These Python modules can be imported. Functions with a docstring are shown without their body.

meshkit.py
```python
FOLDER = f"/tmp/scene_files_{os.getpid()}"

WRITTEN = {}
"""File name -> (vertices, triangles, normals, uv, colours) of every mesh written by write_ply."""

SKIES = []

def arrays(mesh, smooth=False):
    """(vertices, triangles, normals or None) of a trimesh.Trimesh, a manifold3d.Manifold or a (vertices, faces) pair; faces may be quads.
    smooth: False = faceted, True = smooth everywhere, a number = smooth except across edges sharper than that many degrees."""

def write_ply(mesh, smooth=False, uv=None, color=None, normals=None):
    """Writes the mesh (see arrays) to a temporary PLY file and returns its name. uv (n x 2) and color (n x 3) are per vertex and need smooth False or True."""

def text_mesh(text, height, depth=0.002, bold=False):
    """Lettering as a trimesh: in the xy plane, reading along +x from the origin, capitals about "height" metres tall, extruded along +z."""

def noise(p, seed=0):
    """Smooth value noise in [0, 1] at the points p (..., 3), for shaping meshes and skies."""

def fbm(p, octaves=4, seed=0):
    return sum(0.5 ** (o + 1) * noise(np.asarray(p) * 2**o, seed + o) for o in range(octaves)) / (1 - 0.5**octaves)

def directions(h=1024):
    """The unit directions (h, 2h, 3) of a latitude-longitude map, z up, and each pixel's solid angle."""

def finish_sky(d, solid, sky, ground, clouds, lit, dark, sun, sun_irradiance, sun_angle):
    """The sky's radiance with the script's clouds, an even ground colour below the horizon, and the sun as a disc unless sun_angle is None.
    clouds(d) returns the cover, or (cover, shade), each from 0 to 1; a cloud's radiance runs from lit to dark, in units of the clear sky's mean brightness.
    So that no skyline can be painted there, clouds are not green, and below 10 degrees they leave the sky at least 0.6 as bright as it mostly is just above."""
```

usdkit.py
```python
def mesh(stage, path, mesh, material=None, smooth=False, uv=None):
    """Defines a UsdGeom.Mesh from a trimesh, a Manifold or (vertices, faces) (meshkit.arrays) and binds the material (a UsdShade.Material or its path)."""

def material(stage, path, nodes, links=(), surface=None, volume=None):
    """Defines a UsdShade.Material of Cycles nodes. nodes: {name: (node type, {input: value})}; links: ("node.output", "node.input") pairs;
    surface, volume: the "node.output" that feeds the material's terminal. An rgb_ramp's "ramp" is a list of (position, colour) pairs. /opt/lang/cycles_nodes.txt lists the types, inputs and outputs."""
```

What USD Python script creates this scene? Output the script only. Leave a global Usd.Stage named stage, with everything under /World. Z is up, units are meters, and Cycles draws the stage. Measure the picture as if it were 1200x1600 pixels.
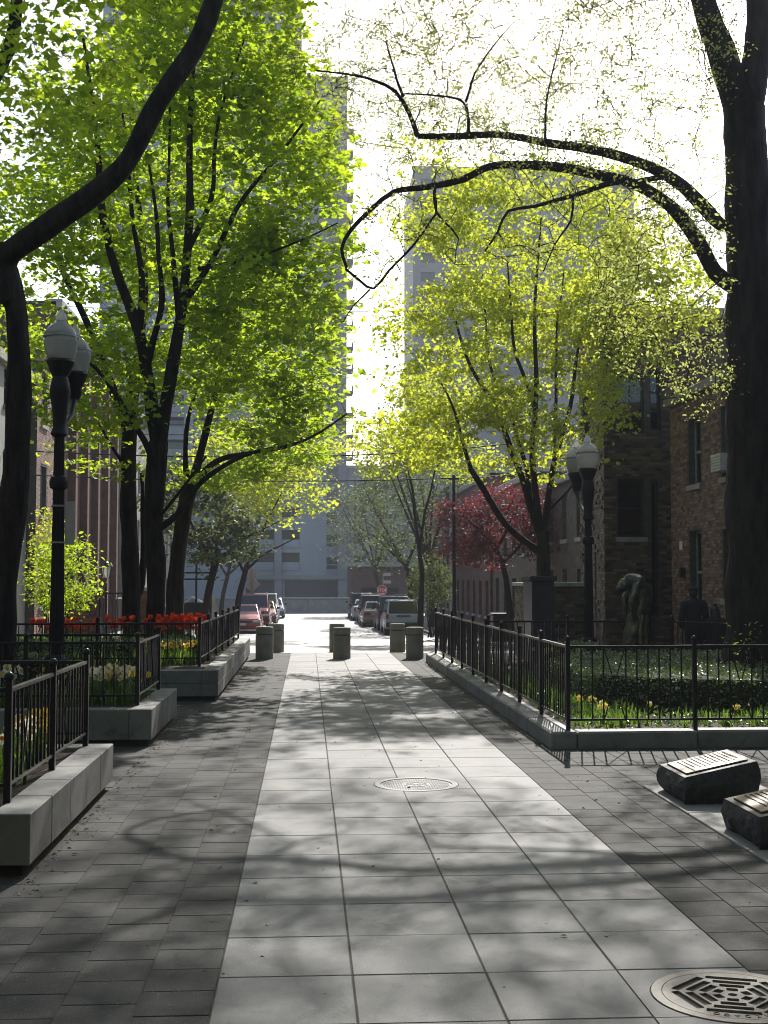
import math, random, re
import numpy as np, trimesh, usdkit, meshkit
import manifold3d as m3
from shapely.geometry import Polygon, Point, box as sbox
from shapely.ops import unary_union
from shapely import affinity
from pxr import Usd, UsdGeom, UsdLux, UsdShade, Gf, Sdf, Vt

stage = Usd.Stage.CreateInMemory()
UsdGeom.SetStageUpAxis(stage, 'Z')
UsdGeom.Xform.Define(stage, '/World')
UsdGeom.Scope.Define(stage, '/World/Looks')
PI = math.pi
# ------------------------------------------------------------------ camera, sky, sun, exposure
CAM = np.array([0.0, 0.0, 2.0])
FPX = 1938.0
PITCH = math.atan(105 / FPX)
YAW = math.atan(120 / FPX * math.cos(PITCH))
FWD = np.array([math.sin(YAW) * math.cos(PITCH), math.cos(YAW) * math.cos(PITCH), math.sin(PITCH)])
RGT = np.array([math.cos(YAW), -math.sin(YAW), 0.0])
UPV = np.cross(RGT, FWD)
EXPOSURE = 0.8
SUN_AZ, SUN_EL = math.radians(12.4), math.radians(38.2)
SUN_I, SKY_S = 1.2, 0.115

cam = UsdGeom.Camera.Define(stage, '/World/camera')
mtx = Gf.Matrix4d(*RGT, 0, *UPV, 0, *(-FWD), 0, *CAM, 1)
cam.AddTransformOp().Set(mtx)
cam.CreateHorizontalApertureAttr(36.0)
cam.CreateVerticalApertureAttr(48.0)
cam.CreateFocalLengthAttr(36.0 * FPX / 1200)
cam.CreateClippingRangeAttr((0.1, 5000.0))
cam.CreateExposureAttr(EXPOSURE)

sky_mat = usdkit.material(stage, '/World/Looks/sky_light', {
    'sky': ('sky_texture', {'sky_type': 'single_scattering', 'sun_disc': False, 'sun_elevation': SUN_EL, 'sun_rotation': SUN_AZ, 'aerosol_density': 2.0}),
    'bg': ('background_shader', {'strength': SKY_S})}, [('sky.color', 'bg.color')], surface='bg.background')
dome = UsdLux.DomeLight.Define(stage, '/World/sky')
UsdShade.MaterialBindingAPI.Apply(dome.GetPrim()).Bind(sky_mat)
dome.GetPrim().SetCustomDataByKey('kind', 'structure')
sun = UsdLux.DistantLight.Define(stage, '/World/sun')
sun.CreateIntensityAttr(SUN_I); sun.CreateAngleAttr(0.53); sun.CreateColorAttr((1.0, 0.96, 0.90)); sun.CreateNormalizeAttr(True)
SUND = np.array([math.sin(SUN_AZ) * math.cos(SUN_EL), math.cos(SUN_AZ) * math.cos(SUN_EL), math.sin(SUN_EL)])
_z = SUND; _x = np.cross([0, 0, 1.0], _z); _x /= np.linalg.norm(_x); _y = np.cross(_z, _x)
sun.AddTransformOp().Set(Gf.Matrix4d(*_x, 0, *_y, 0, *_z, 0, 0, 0, 60, 1))


def at(px, py, depth):
    """World point that stands `depth` metres down the street on the sight line through a point of the 1200 x 1600 photograph."""
    d = FWD + RGT * (px - 600) / FPX + UPV * (800 - py) / FPX
    return CAM + d * (depth / d[1])


# ------------------------------------------------------------------ materials
_mats = {}


def mat(name, c1, c2=None, scale=6.0, rough=0.7, metal=0.0, bump=0.0, bscale=40.0, detail=6.0, lo=0.35, hi=0.65, rnd=0.0, spec=0.5, speck=None, coat=0.0, stretch=None, bdist=0.01, blot=None):
    """Two tones mixed by noise, optional fine relief, optional variation from piece to piece, optional mineral specks."""
    if name in _mats:
        return _mats[name]
    c2 = c2 or tuple(x * 0.75 for x in c1)
    N = {'geo': ('geometry', {}), 'n': ('noise_texture', {'scale': scale, 'detail': detail, 'roughness': 0.62}),
         'r': ('rgb_ramp', {'ramp': [(lo, c2), (hi, c1)]}), 'p': ('principled_bsdf', {'roughness': rough, 'metallic': metal, 'specular_ior_level': spec, 'coat_weight': coat})}
    src = 'geo.position'
    L = []
    if stretch:
        N['map'] = ('mapping', {'scale': stretch}); L += [('geo.position', 'map.vector')]; src = 'map.vector'
    L += [(src, 'n.vector'), ('n.fac', 'r.fac')]
    col = 'r.color'
    if rnd:
        N['oi'] = ('object_info', {}); N['mr'] = ('map_range', {'from_min': 0.0, 'from_max': 1.0, 'to_min': 1 - rnd, 'to_max': 1 + rnd})
        N['hs'] = ('hsv', {'hue': 0.5, 'saturation': 1.0, 'fac': 1.0})
        L += [('oi.random', 'mr.value'), ('mr.result', 'hs.value'), (col, 'hs.color')]; col = 'hs.color'
    if speck:
        c3, sc, th = speck
        N['v'] = ('noise_texture', {'scale': sc, 'detail': 1.0}); N['vr'] = ('rgb_ramp', {'ramp': [(th, (0, 0, 0)), (th + 0.05, (1, 1, 1))]})
        N['sm'] = ('mix', {'color2': c3})
        L += [('geo.position', 'v.vector'), ('v.fac', 'vr.fac'), ('vr.color', 'sm.fac'), (col, 'sm.color1')]; col = 'sm.color'
    if blot:                                   # old stains and grime, each with a shape of its own
        for k, (sc, th, amt) in enumerate(blot):
            N[f'bl{k}'] = ('noise_texture', {'scale': sc, 'detail': 5.0, 'roughness': 0.65, 'distortion': 0.6}); N[f'br{k}'] = ('rgb_ramp', {'ramp': [(th, (1, 1, 1)), (th + 0.10, (1 - amt, 1 - amt, 1 - amt * .95))]})
            N[f'bm{k}'] = ('mix', {'mix_type': 'multiply', 'fac': 1.0})
            L += [('geo.position', f'bl{k}.vector'), (f'bl{k}.fac', f'br{k}.fac'), (col, f'bm{k}.color1'), (f'br{k}.color', f'bm{k}.color2')]; col = f'bm{k}.color'
    L.append((col, 'p.base_color'))
    if bump:
        N['bn'] = ('noise_texture', {'scale': bscale, 'detail': 4.0}); N['b'] = ('bump', {'strength': bump, 'distance': bdist})
        L += [(src, 'bn.vector'), ('bn.fac', 'b.height'), ('b.normal', 'p.normal')]
    _mats[name] = usdkit.material(stage, '/World/Looks/' + name, N, L, surface='p.BSDF')
    return _mats[name]


def leaf_mat(name, dark, light, trans_dark, trans_light, tw=0.5, rough=0.5, gloss=0.06):
    """Thin leaf: reflects a little, lets light through; tone varies leaf by leaf (primvar tint)."""
    N = {'a': ('attribute', {'attribute': 'tint'}), 'r': ('rgb_ramp', {'ramp': [(0, dark), (1, light)]}), 't': ('rgb_ramp', {'ramp': [(0, trans_dark), (1, trans_light)]}),
         'd': ('diffuse_bsdf', {}), 'tr': ('translucent_bsdf', {}), 'g': ('glossy_bsdf', {'roughness': rough, 'color': (0.9, 0.9, 0.9)}),
         'm': ('mix_closure', {'fac': tw}), 'm2': ('mix_closure', {'fac': gloss})}
    L = [('a.fac', 'r.fac'), ('a.fac', 't.fac'), ('r.color', 'd.color'), ('t.color', 'tr.color'), ('d.BSDF', 'm.closure1'), ('tr.BSDF', 'm.closure2'), ('m.closure', 'm2.closure1'), ('g.BSDF', 'm2.closure2')]
    _mats[name] = usdkit.material(stage, '/World/Looks/' + name, N, L, surface='m2.closure')
    return _mats[name]


def pane_mat(name, tint, rough=0.03):
    N = {'tr': ('transparent_bsdf', {'color': tint}), 'g': ('glossy_bsdf', {'roughness': rough, 'color': (0.9, 0.95, 1.0)}), 'f': ('fresnel', {'IOR': 1.5}), 'm': ('mix_closure', {})}
    _mats[name] = usdkit.material(stage, '/World/Looks/' + name, N, [('f.fac', 'm.fac'), ('tr.BSDF', 'm.closure1'), ('g.BSDF', 'm.closure2')], surface='m.closure')
    return _mats[name]


M = {}
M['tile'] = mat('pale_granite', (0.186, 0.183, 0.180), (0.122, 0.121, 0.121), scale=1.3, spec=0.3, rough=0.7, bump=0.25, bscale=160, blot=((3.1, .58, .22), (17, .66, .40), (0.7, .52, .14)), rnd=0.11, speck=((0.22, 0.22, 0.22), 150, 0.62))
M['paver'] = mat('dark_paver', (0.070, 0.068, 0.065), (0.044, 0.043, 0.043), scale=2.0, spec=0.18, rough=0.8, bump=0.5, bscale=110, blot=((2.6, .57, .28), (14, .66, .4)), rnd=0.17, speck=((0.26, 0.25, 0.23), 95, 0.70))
M['joint'] = mat('sandy_joint', (0.09, 0.07, 0.045), (0.03, 0.026, 0.022), scale=5, rough=0.95)
M['mortar_dark'] = mat('dark_joint', (0.06, 0.055, 0.048), (0.03, 0.03, 0.028), scale=5, rough=0.95)
M['block'] = mat('planter_granite', (0.24, 0.235, 0.222), (0.15, 0.146, 0.138), scale=1.6, spec=0.3, rough=0.65, bump=0.25, bscale=120, blot=((4.0, .56, .28), (22, .64, .35)), rnd=0.08, speck=((0.2, 0.2, 0.2), 130, 0.62))
M['plinth'] = mat('pale_concrete', (0.26, 0.25, 0.235), (0.20, 0.19, 0.18), scale=2.5, rough=0.8, bump=0.2)
M['bollard'] = mat('bollard_concrete', (0.22, 0.205, 0.18), (0.165, 0.155, 0.138), scale=5, rough=0.85, bump=0.4, bscale=60)
M['asphalt'] = mat('asphalt_road', (0.21, 0.205, 0.20), (0.15, 0.147, 0.144), scale=0.6, rough=0.55, bump=0.3, bscale=60)
M['walk'] = mat('sidewalk_concrete', (0.30, 0.29, 0.27), (0.22, 0.21, 0.20), scale=1.0, rough=0.85)
M['ground'] = mat('bare_ground', (0.10, 0.095, 0.08), (0.06, 0.06, 0.05), scale=0.3, rough=0.95)
M['soil'] = mat('mulch_soil', (0.075, 0.045, 0.028), (0.02, 0.014, 0.010), scale=18, rough=0.95, bump=1.0, bscale=35)
M['iron'] = mat('black_painted_iron', (0.016, 0.016, 0.018), (0.010, 0.010, 0.012), scale=8, rough=0.30, spec=0.35, bump=0.08, bscale=80)
M['cast'] = mat('black_cast_iron', (0.010, 0.010, 0.011), (0.006, 0.006, 0.007), scale=9, rough=0.42, spec=0.25, bump=0.2, bscale=40)
M['grate'] = mat('worn_iron_grate', (0.23, 0.205, 0.175), (0.13, 0.118, 0.102), scale=7, rough=0.6, metal=0.1, bump=0.3, bscale=90)
M['cover'] = mat('worn_manhole_iron', (0.175, 0.168, 0.16), (0.12, 0.116, 0.11), scale=9, rough=0.65, metal=0.0, bump=0.3, bscale=70)
M['hole'] = mat('dark_pit', (0.012, 0.010, 0.012), (0.006, 0.006, 0.006), rough=0.9)
M['bark'] = mat('dark_bark', (0.040, 0.032, 0.026), (0.010, 0.008, 0.007), scale=7, rough=0.95, spec=0.2, bump=1.0, bscale=16, stretch=(1, 1, 0.22), bdist=0.05)
M['bark2'] = mat('grey_bark', (0.045, 0.037, 0.030), (0.017, 0.014, 0.012), scale=7, rough=0.95, spec=0.2, bump=1.0, bscale=16, stretch=(1, 1, 0.25), bdist=0.05)
M['granite_dark'] = mat('rough_dark_granite', (0.045, 0.045, 0.050), (0.022, 0.022, 0.026), scale=14, rough=0.75, bump=1.0, bscale=26)
M['polished'] = mat('polished_dark_granite', (0.055, 0.055, 0.062), (0.030, 0.030, 0.035), scale=30, rough=0.34, spec=0.3)
M['plaque'] = mat('bronze_plaque', (0.20, 0.165, 0.13), (0.13, 0.105, 0.085), scale=12, rough=0.45, metal=0.5)
M['letter'] = mat('dark_bronze_letters', (0.03, 0.024, 0.02), (0.02, 0.016, 0.013), rough=0.8, spec=0.1)
M['bronze'] = mat('patinated_bronze', (0.16, 0.145, 0.11), (0.06, 0.065, 0.055), scale=6, rough=0.26, metal=0.8, bump=0.5, bscale=22)
M['globe'] = None
M['brick_red'] = mat('red_brown_brick', (0.14, 0.065, 0.045), (0.08, 0.038, 0.028), scale=2.5, rough=0.9, bump=0.5, bscale=60)
M['brick_brown'] = mat('brown_brick', (0.135, 0.095, 0.066), (0.060, 0.045, 0.036), scale=5.5, rough=0.9, bump=0.5, bscale=60)
M['mortar'] = mat('brick_mortar', (0.09, 0.078, 0.066), (0.055, 0.048, 0.042), scale=8, rough=0.95)
M['stone_sill'] = mat('limestone_trim', (0.34, 0.32, 0.28), (0.25, 0.235, 0.21), scale=3, rough=0.85)
M['tower'] = mat('tower_concrete', (0.26, 0.265, 0.27), (0.19, 0.195, 0.20), scale=0.12, rough=0.9)
M['tower2'] = mat('tower_concrete_warm', (0.22, 0.21, 0.195), (0.16, 0.155, 0.15), scale=0.12, rough=0.9)
M['tower_dark'] = mat('tower_louvres', (0.035, 0.038, 0.045), (0.022, 0.025, 0.03), scale=0.5, rough=0.6)
M['grey_stone'] = mat('grey_stone_front', (0.27, 0.26, 0.235), (0.19, 0.185, 0.17), scale=0.8, rough=0.9)
M['cream'] = mat('cream_painted_wall', (0.30, 0.295, 0.255), (0.23, 0.225, 0.20), scale=0.7, rough=0.85)
M['frame'] = mat('pale_green_window_frame', (0.30, 0.34, 0.31), (0.24, 0.27, 0.25), rough=0.6)
M['frame_dark'] = mat('dark_window_frame', (0.03, 0.03, 0.032), rough=0.5)
M['wood_blind'] = mat('orange_window_blind', (0.50, 0.24, 0.12), (0.38, 0.17, 0.085), scale=3, rough=0.8)
M['room'] = mat('dark_room', (0.02, 0.02, 0.022), (0.012, 0.012, 0.014), rough=0.9)
M['cable'] = mat('cable_rubber', (0.02, 0.02, 0.02), rough=0.35)
M['rubber'] = mat('tyre_rubber', (0.018, 0.018, 0.019), rough=0.85)
M['rim'] = mat('wheel_alloy', (0.4, 0.4, 0.41), rough=0.35, metal=0.8)
M['steel'] = mat('galvanised_steel', (0.36, 0.36, 0.36), (0.27, 0.27, 0.27), scale=6, rough=0.45, metal=0.7)
M['sign_back'] = mat('bare_sign_back', (0.40, 0.38, 0.34), (0.32, 0.30, 0.27), rough=0.6)
M['sign_red'] = mat('sign_red', (0.50, 0.03, 0.025), (0.44, 0.03, 0.025), rough=0.5)
M['sign_white'] = mat('sign_white', (0.75, 0.75, 0.72), rough=0.5)
M['yellow'] = mat('yellow_painted_post', (0.42, 0.28, 0.05), rough=0.6)
M['skin'] = mat('skin', (0.36, 0.22, 0.15), (0.30, 0.18, 0.12), rough=0.6)
M['cloth_black'] = mat('black_cloth', (0.018, 0.019, 0.024), (0.012, 0.012, 0.016), scale=20, rough=0.9, bump=0.4, bscale=60)
M['cloth_navy'] = mat('dark_navy_cloth', (0.018, 0.020, 0.032), (0.012, 0.013, 0.02), scale=20, rough=0.9, bump=0.4, bscale=60)
M['hair'] = mat('black_hair', (0.02, 0.015, 0.012), rough=0.45)
M['lens_red'] = mat('red_lamp_lens', (0.35, 0.015, 0.015), rough=0.15)
M['lens_clear'] = mat('clear_lamp_lens', (0.65, 0.65, 0.65), rough=0.12)
M['plate'] = mat('pale_plate', (0.6, 0.6, 0.58), rough=0.4)
M['car_black'] = mat('black_trim', (0.015, 0.015, 0.016), rough=0.4)
M['glass'] = mat('tinted_glass', (0.018, 0.022, 0.028), rough=0.05, spec=0.5)
M['hedge_core'] = mat('hedge_twigs', (0.030, 0.038, 0.016), (0.018, 0.020, 0.010), scale=20, rough=0.95)
M['trailer'] = mat('weathered_trailer_panel', (0.24, 0.20, 0.16), (0.17, 0.14, 0.11), scale=3, rough=0.8)
M['tarp'] = mat('pale_tarp', (0.6, 0.58, 0.55), (0.45, 0.43, 0.41), scale=5, rough=0.6)
N = {'d': ('diffuse_bsdf', {'color': (0.75, 0.75, 0.73)}), 't': ('translucent_bsdf', {'color': (0.96, 0.96, 0.94)}), 'g': ('glossy_bsdf', {'roughness': 0.12}), 'm': ('mix_closure', {'fac': 0.8}),
     'f': ('fresnel', {'IOR': 1.45}), 'm2': ('mix_closure', {})}
M['globe'] = usdkit.material(stage, '/World/Looks/frosted_globe', N, [('d.BSDF', 'm.closure1'), ('t.BSDF', 'm.closure2'), ('f.fac', 'm2.fac'), ('m.closure', 'm2.closure1'), ('g.BSDF', 'm2.closure2')], surface='m2.closure')
M['pane'] = pane_mat('window_glass', (0.55, 0.6, 0.6))
M['leaf_maple'] = leaf_mat('maple_leaf', (0.040, 0.075, 0.010), (0.085, 0.125, 0.014), (0.30, 0.48, 0.014), (0.66, 0.78, 0.035), 0.64)
M['leaf_young'] = leaf_mat('young_leaf', (0.085, 0.11, 0.016), (0.14, 0.16, 0.022), (0.52, 0.62, 0.03), (0.76, 0.80, 0.06), 0.62)
M['leaf_elm'] = leaf_mat('small_elm_leaf', (0.09, 0.105, 0.04), (0.14, 0.155, 0.06), (0.42, 0.48, 0.10), (0.62, 0.66, 0.18), 0.6)
M['leaf_red'] = leaf_mat('red_leaf', (0.05, 0.012, 0.013), (0.10, 0.024, 0.022), (0.14, 0.016, 0.02), (0.34, 0.05, 0.05), 0.45)
M['leaf_dull'] = leaf_mat('dull_leaf', (0.045, 0.060, 0.026), (0.080, 0.095, 0.04), (0.10, 0.14, 0.03), (0.22, 0.27, 0.05), 0.4)
M['leaf_box'] = leaf_mat('boxwood_leaf', (0.055, 0.085, 0.030), (0.14, 0.19, 0.075), (0.09, 0.15, 0.02), (0.22, 0.32, 0.05), 0.3, 0.35, 0.16)
M['leaf_bulb'] = leaf_mat('bulb_leaf', (0.035, 0.075, 0.018), (0.075, 0.13, 0.030), (0.12, 0.25, 0.015), (0.28, 0.45, 0.035), 0.45, 0.35, 0.08)
M['petal_white'] = leaf_mat('white_petal', (0.72, 0.70, 0.60), (0.8, 0.79, 0.72), (0.85, 0.83, 0.70), (0.92, 0.9, 0.8), 0.5)
M['petal_yellow'] = leaf_mat('yellow_petal', (0.70, 0.50, 0.03), (0.78, 0.62, 0.06), (0.9, 0.66, 0.03), (0.95, 0.75, 0.05), 0.5)
M['petal_orange'] = leaf_mat('orange_petal', (0.72, 0.36, 0.03), (0.75, 0.42, 0.04), (0.65, 0.30, 0.02), (0.7, 0.36, 0.03), 0.4)
M['petal_red'] = leaf_mat('red_petal', (0.60, 0.03, 0.015), (0.72, 0.08, 0.02), (0.85, 0.05, 0.015), (0.95, 0.16, 0.03), 0.55)


def paint(name, c, metal=0.25):
    if 'paint_' + name not in _mats:
        _mats['paint_' + name] = mat('paint_' + name, c, tuple(x * 0.9 for x in c), scale=1.5, rough=0.28, coat=0.6)
    return _mats['paint_' + name]


# ------------------------------------------------------------------ scene helpers
_count = {}


def path_for(parent, name):
    base = f'{parent}/{name}'
    k = _count.get(base, 0); _count[base] = k + 1
    return base if k == 0 else f'{base}_{k:03d}'


def tag(prim, label=None, cat=None, group=None, kind=None):
    for k, v in (('label', label), ('category', cat), ('group', group), ('kind', kind)):
        if v:
            prim.SetCustomDataByKey(k, v)


class Part:
    def __init__(self, prim, loc):
        self.prim, self.loc, self.path = prim, loc, str(prim.GetPath())

    def part(self, name, mesh, m, smooth=False, label=None, kind=None, tint=None):
        v, f = vf(mesh)
        g = usdkit.mesh(stage, path_for(self.path, name), (v - self.loc, f), m, smooth)
        if tint is not None:
            UsdGeom.PrimvarsAPI(g).CreatePrimvar('tint', Sdf.ValueTypeNames.FloatArray, 'vertex').Set(Vt.FloatArray.FromNumpy(np.asarray(tint, np.float32)))
        tag(g.GetPrim(), label, None, None, kind)
        return Part(g.GetPrim(), self.loc)


def thing(name, label=None, cat=None, loc=(0, 0, 0), group=None, kind=None):
    """An Xform at loc; its parts are given in world coordinates."""
    x = UsdGeom.Xform.Define(stage, path_for('/World', name))
    x.AddTranslateOp().Set(Gf.Vec3d(*map(float, loc)))
    tag(x.GetPrim(), label, cat, group, kind)
    return Part(x.GetPrim(), np.array(loc, float))


def single(name, mesh, m, label=None, cat=None, group=None, kind=None, smooth=False, tint=None):
    v, f = vf(mesh)
    g = usdkit.mesh(stage, path_for('/World', name), (v, f), m, smooth)
    if tint is not None:
        UsdGeom.PrimvarsAPI(g).CreatePrimvar('tint', Sdf.ValueTypeNames.FloatArray, 'vertex').Set(Vt.FloatArray.FromNumpy(np.asarray(tint, np.float32)))
    tag(g.GetPrim(), label, cat, group, kind)
    return Part(g.GetPrim(), np.zeros(3))


def copy(src, loc, rotz=0.0, scale=1.0, label=None, group=None, cat=None, name=None):
    was = src.prim.GetCustomData()
    x = UsdGeom.Xform.Define(stage, path_for('/World', name or re.sub(r'_\d{3}$', '', src.prim.GetName())))
    x.GetPrim().GetReferences().AddInternalReference(src.prim.GetPath())
    x.ClearXformOpOrder()
    x.AddTransformOp().Set(Gf.Matrix4d().SetScale(scale) * Gf.Matrix4d().SetRotate(Gf.Rotation(Gf.Vec3d(0, 0, 1), math.degrees(rotz))) * Gf.Matrix4d().SetTranslate(Gf.Vec3d(*map(float, loc))))
    x.GetPrim().SetInstanceable(True)
    tag(x.GetPrim(), label or was.get('label'), cat or was.get('category'), group or was.get('group'))
    return x


def vf(mesh):
    if isinstance(mesh, MB):
        return mesh.arr()
    if hasattr(mesh, 'to_mesh'):
        q = mesh.to_mesh(); return np.array(q.vert_properties[:, :3], float), np.array(q.tri_verts)
    if isinstance(mesh, (tuple, list)):
        v, f = np.asarray(mesh[0], float), np.asarray(mesh[1], int)
        if f.shape[1] == 4:
            f = np.vstack([f[:, [0, 1, 2]], f[:, [0, 2, 3]]])
        return v, f
    return np.array(mesh.vertices), np.array(mesh.faces)


_s = [(a, b, c) for a in (-1, 1) for b in (-1, 1) for c in (-1, 1)]
_cs, _ci = [], []
for sg in _s:
    for k in range(3):
        i = [1, 1, 1]; i[k] = 0
        _cs.append(sg); _ci.append(i)
_cs, _ci = np.array(_cs, float), np.array(_ci, float)
_hull = trimesh.convex.convex_hull(_cs * (1 - 0.2 * _ci))
_order = np.array([np.argmin(np.linalg.norm(_cs * (1 - 0.2 * _ci) - v, axis=1)) for v in _hull.vertices])
_CF = _order[_hull.faces]
_BF = np.array([[0, 2, 3, 1], [4, 5, 7, 6], [0, 1, 5, 4], [2, 6, 7, 3], [0, 4, 6, 2], [1, 3, 7, 5]])[:, ::-1]
_BF = np.vstack([_BF[:, [0, 1, 2]], _BF[:, [0, 2, 3]]])
if trimesh.Trimesh(np.array(_s, float), _BF, process=False).volume < 0:
    _BF = _BF[:, ::-1]


def rz(a):
    c, s = math.cos(a), math.sin(a)
    return np.array([[c, -s, 0], [s, c, 0], [0, 0, 1.0]])


class MB:
    """Collects shapes into one mesh."""
    def __init__(self):
        self.v, self.f, self.n = [], [], 0

    def add(self, v, f):
        v, f = np.asarray(v, float), np.asarray(f, int)
        if f.shape[1] == 4:
            f = np.vstack([f[:, [0, 1, 2]], f[:, [0, 2, 3]]])
        self.v.append(v); self.f.append(f + self.n); self.n += len(v)
        return self

    def mesh(self, m):
        return self.add(*vf(m))

    def box(self, x0, x1, y0, y1, z0, z1, b=0.0, R=None, about=None):
        c, h = np.array([x0 + x1, y0 + y1, z0 + z1]) / 2, np.array([x1 - x0, y1 - y0, z1 - z0]) / 2
        if b:
            v, f = _cs * (h - b * _ci) , _CF
        else:
            v, f = np.array(_s, float) * h, _BF
        v = v + c
        if R is not None:
            o = c if about is None else np.asarray(about, float)
            v = (v - o) @ R.T + o
        return self.add(v, f)

    def tube(self, pts, r, n=6, cap=True):
        pts = np.asarray(pts, float)
        r = np.broadcast_to(np.asarray(r, float), (len(pts),))
        t = np.gradient(pts, axis=0); t /= np.maximum(np.linalg.norm(t, axis=1, keepdims=True), 1e-9)
        u = np.cross(t[0], [0, 0, 1.0] if abs(t[0][2]) < 0.9 else [1.0, 0, 0]); u /= np.linalg.norm(u)
        a = np.arange(n) * 2 * PI / n
        rings = []
        for i in range(len(pts)):
            u = u - t[i] * (u @ t[i]); u /= max(np.linalg.norm(u), 1e-9)
            w = np.cross(t[i], u)
            rings.append(pts[i] + r[i] * (np.cos(a)[:, None] * u + np.sin(a)[:, None] * w))
        v = np.vstack(rings)
        k = np.arange(n); q = []
        for i in range(len(pts) - 1):
            q.append(np.stack([i * n + k, i * n + (k + 1) % n, (i + 1) * n + (k + 1) % n, (i + 1) * n + k], 1))
        f = np.vstack(q); f = np.vstack([f[:, [0, 1, 2]], f[:, [0, 2, 3]]])
        if cap:
            e = len(v) - n
            f = np.vstack([f, [[0, j + 1, j] for j in range(1, n - 1)], [[e, e + j, e + j + 1] for j in range(1, n - 1)]])
        return self.add(v, f)

    def lathe(self, prof, c=(0, 0, 0), n=20, flute=0.0):
        a = np.arange(n) * 2 * PI / n
        v = []
        for r, z in prof:
            rr = r * (1 - flute * (np.arange(n) % 2)) if flute else np.full(n, r)
            v.append(np.stack([rr * np.cos(a) + c[0], rr * np.sin(a) + c[1], np.full(n, z + c[2])], 1))
        v = np.vstack(v); k = np.arange(n)
        f = np.vstack([np.stack([i * n + k, i * n + (k + 1) % n, (i + 1) * n + (k + 1) % n, (i + 1) * n + k], 1) for i in range(len(prof) - 1)])
        f = np.vstack([f[:, [0, 1, 2]], f[:, [0, 2, 3]]])
        e = len(v) - n
        f = np.vstack([f, [[0, j + 1, j] for j in range(1, n - 1)], [[e, e + j, e + j + 1] for j in range(1, n - 1)]])
        return self.add(v, f)

    def arr(self):
        return np.vstack(self.v), np.vstack(self.f)


def bx(x0, x1, y0, y1, z0, z1, b=0.0, R=None, about=None):
    return MB().box(x0, x1, y0, y1, z0, z1, b, R, about)


def extrude(poly, h, z0=0.0):
    ms = [trimesh.creation.extrude_polygon(g, h, engine='earcut') for g in getattr(poly, 'geoms', [poly]) if g.area > 1e-7]
    m = trimesh.util.concatenate(ms); m.apply_translation([0, 0, z0]); return m


# street profile: level plaza, the road falls away behind the bollards and levels out
def gz(y):
    return float(np.interp(y, [-80, 33.2, 40, 50, 62, 98, 112, 180, 800], [0, 0, -0.16, -0.46, -0.75, -0.82, -0.95, -1.1, -1.1]))


# ------------------------------------------------------------------ ground, road
YS = np.array([-80, 0, 15, 33.2, 36, 40, 45, 50, 56, 62, 75, 98, 105, 112, 180, 330, 900], float)


def sheet(xs, ys, dz):
    v = np.array([[x, y, gz(y) + dz] for y in ys for x in xs]); n = len(xs)
    f = np.array([[j * n + i, j * n + i + 1, (j + 1) * n + i + 1, (j + 1) * n + i] for j in range(len(ys) - 1) for i in range(n - 1)])
    return v, f


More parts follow.
